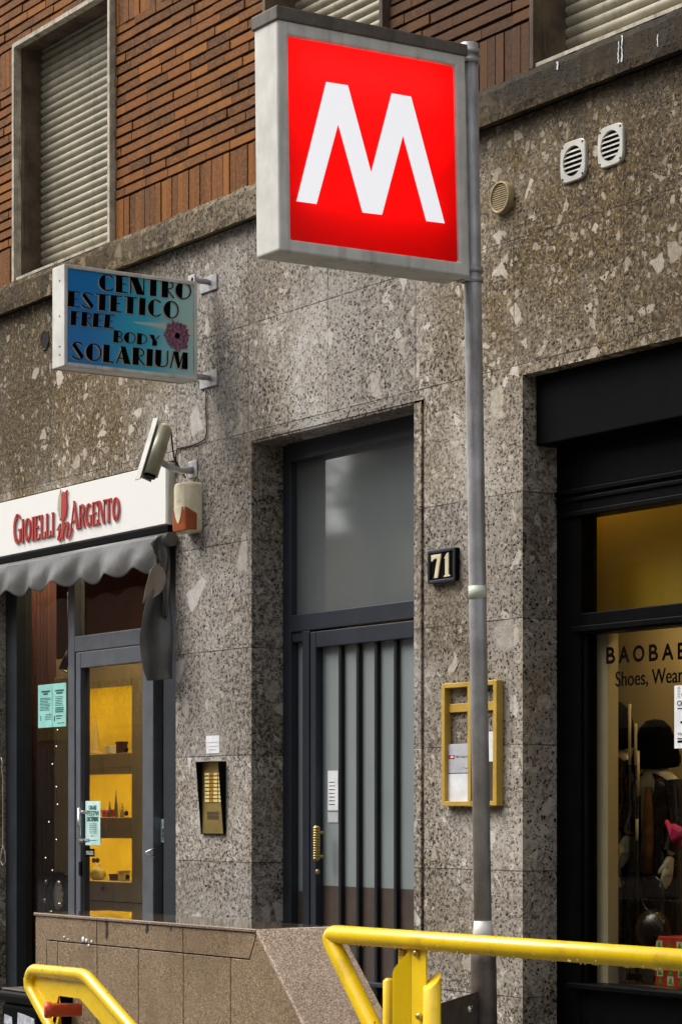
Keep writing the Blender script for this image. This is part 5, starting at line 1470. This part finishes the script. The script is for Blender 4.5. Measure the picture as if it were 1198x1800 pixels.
for poly in ([(54, 1722), (60, 1717), (146, 1727), (140, 1756), (103, 1751)], [(54, 1722), (103, 1751), (91, 1800), (80, 1850), (110, 1850), (94, 1806)], [(146, 1727), (217, 1808), (330, 1938), (300, 1938), (180, 1802), (140, 1756)]):
    pnl.prism([L_(a, b, .004) for a, b in poly], (0, .004, 0))
pnl.build('panel', M['yellow'], lr)
hl2 = MB(); hl2.lathe(L_(84, 1787, .002), (0, -1, 0), [(0, .001), (.006, .001)], 10); hl2.build('bolt_hole', M['hole'], lr)
kb = MB(); k0 = L_(94, 1776, -.02); kd = (S(124, 1773, k0.x + .10) - k0); kd = Vector((.35, .94, -.01)).normalized()
kb.lathe(k0 - kd * .03, kd, [(0, .0), (.024, .001), (.027, .006), (.027, .022), (.022, .026), (.0215, .12), (0, .121)], 24); kb.build('knob', M['red_knob'], lr)

# black bin at the left edge
YBN = -1.55
bn = thing('litter_bin', Vector((WX(25, YBN), YBN + .15, .012)), 'black bin with scuffed grey lid edge and torn stickers at left edge', 'bin')
b0, b1 = WX(2, YBN), WX(66, YBN); zbt = WZ(30, 1738, YBN)
m = MB(); m.box(b0, b1, YBN, YBN + .26, .012, zbt - .06); m.build('body', M['black_matt'], bn, bevel=.015, seg=3)
m = MB(); m.box(b0 - .01, b1 + .01, YBN - .012, YBN + .27, zbt - .06, zbt - .012); m.build('lid', M['black'], bn, bevel=.02, seg=3)
m = MB(); m.box(b0 + .004, b1 - .004, YBN + .0, YBN + .25, zbt - .0125, zbt - .004); m.build('lid_rim', M['steel_low'], bn, bevel=.003)
for q in ((30, 62, 1780, 1815), (7, 22, 1783, 1800)):
    m = MB(); mp = ymap(q[0], q[3], q[1], q[3] - q[2], YBN - .0015); m.prism([mp(0, 0), mp(1, .05), mp(.95, .8), mp(.4, .95), mp(.05, 1)], (0, -.001, 0)); m.build('sticker', M['sticker'], bn)
# pale cable with a loop hanging at the far left of the wall
cp_ = [(2, 1332), (4, 1340), (3, 1355), (5, 1365), (5, 1420), (5, 1485), (9, 1500), (10, 1515), (5, 1522), (0, 1512), (5, 1486)]
tag(MB().tube([W(a, b, -.008) for a, b in cp_], .0022, 6).build('hanging_cable', M['pale_cable']), 'thin pale cable with a loop hanging on dark stone at far left', 'cable')

# ------------------------------------------------------------------ far side of the street (seen only in reflections)
YO = -23.0
wproto = {}
def facade(x0, x1, h, lab, mat, Y=YO):
    o = thing('facing_building', ((x0 + x1) / 2, Y - 4, 0), lab, 'building')
    MB().box(x0, x1, Y - 8, Y, 0, h).build('wall', mat, o)
    def put(nm, key, x_, y_, z_, build):
        if key not in wproto: wproto[key] = build()
        me, mt, kid = wproto[key]
        c = bpy.data.objects.new(nm, me); COL.objects.link(c); c.parent = o; c.location = Vector((x_, y_, z_)) - Vector(o.location)
        if kid:
            k = bpy.data.objects.new('sill', kid); COL.objects.link(k); k.parent = c
    def mk(mb, mt):
        me = bpy.data.meshes.new('far_piece'); me.from_pydata([tuple(v) for v in mb.v], [], mb.f); me.materials.append(mt); return me
    z_ = 4.4
    while z_ + 1.8 < h:
        x_ = x0 + 1.2
        while x_ + 1.2 < x1 - .6:
            put('window', 'w', x_, Y, z_, lambda: (mk(MB().box(0, 1.2, -.05, .03, 0, 1.7), M['alu_dark']), None, mk(MB().box(-.12, 1.32, -.05, .10, -.14, -.02), M['frame_stone']))); x_ += 2.6
        z_ += 3.3
    x_ = x0 + .8
    while x_ + 3 < x1 and Y == YO: put('shop_window', 's', x_, Y, .4, lambda: (mk(MB().box(0, 2.6, -.05, .02, 0, 2.7), M['black_matt']), None, None)); x_ += 3.6
    return o
facade(-80, -56.6, 14, 'brown plastered block across the street, left of the side street', M['plaster_far'])
facade(-43.5, -12, 13, 'plastered block across the street behind the yellow print shop sign', M['plaster_far'])
facade(-11, 20, 16, 'tall plastered block across the street facing the black boutique', M['plaster_far'])
facade(-95, -45, 12, 'plastered block far down the side street', M['plaster_far'], -44)
def reflection_tree(x, y, zc, r, h):  # added tree: its mirror image roughens the sky patch in the transom
    o = thing('reflection_tree', (x, y, 0), 'unseen tree added across the road to break up the door glass reflection', 'tree')
    MB().tube([(x, y, 0), (x + .1, y, zc * .5), (x, y + .1, zc)], [.2, .15, .08], 10).build('trunk', M['brown_panel'], o)
    random.seed(31); lb = MB(); cr_ = MB()
    for i in range(9):
        a = random.uniform(0, 6.283); e = Vector((x + r * .8 * math.cos(a), y + r * .8 * math.sin(a), zc + random.uniform(-.3, .8) * h)); st_ = Vector((x, y, zc * random.uniform(.6, .95)))
        lb.tube([st_, st_.lerp(e, .5) + Vector((0, 0, .2)), e], [.07, .045, .015], 6)
        for k in range(190):
            c = e + Vector((random.gauss(0, r * .28), random.gauss(0, r * .28), random.gauss(0, h * .22))); u = Vector((random.gauss(0, 1), random.gauss(0, 1), random.gauss(0, 1))).normalized(); w_ = u.cross(Vector((.2, .9, .3))).normalized()
            cr_.add([c - u * .09, c + w_ * .05, c + u * .09, c - w_ * .05], [(0, 1, 2, 3)])
    lb.build('limbs', M['brown_panel'], o); cr_.build('crown', M['leaf'], o, clean=False)
M['leaf'] = worn('reflection_tree_leaf', (.05, .07, .03), .7)
reflection_tree(-39.3, -21.0, 7.5, .8, 1.0)
# yellow sign of the print shop across the street: its mirror image shows in the glass door
def MIR(px, py):
    Ym = 2 * (YS - .02) - (YO + .12); p = W(px, py, Ym); return p.x, p.z
x1_, zq1 = MIR(262, 1196); x0_, zq0 = MIR(120, 1300)
ps = thing('print_shop_sign', ((x0_ + x1_) / 2, YO + .1, zq0), 'yellow print shop sign board across the street', 'sign')
MB().box(x0_ - 2, x1_ + .4, YO + .02, YO + .10, zq0, zq1 + .15).build('board', paint('yellow_board', (.62, .40, .06), .5), ps)
tx = MB()
for s_, py, hp, ln_ in (('TIPOGRAFIA', 1213, 21, 190), ('FOTOCOPIE', 1236, 22, 170), ('STAMPA DIGITALE', 1257, 17, 205), ('www.stampa.it', 1280, 9, 110), ('Via Argenti 14', 1296, 8, 110)):
    xa_, z_ = MIR(256, py); xb2, _ = MIR(256 - ln_ * .62, py); h_ = hp * 63 / F
    flat_text(tx, s_, lambda a, b, e=0: Vector((xa_ + (xb2 - xa_) * a, YO + .105 + e, z_ + h_ * b)), .006)
tx.build('lettering', M['ink'], ps)
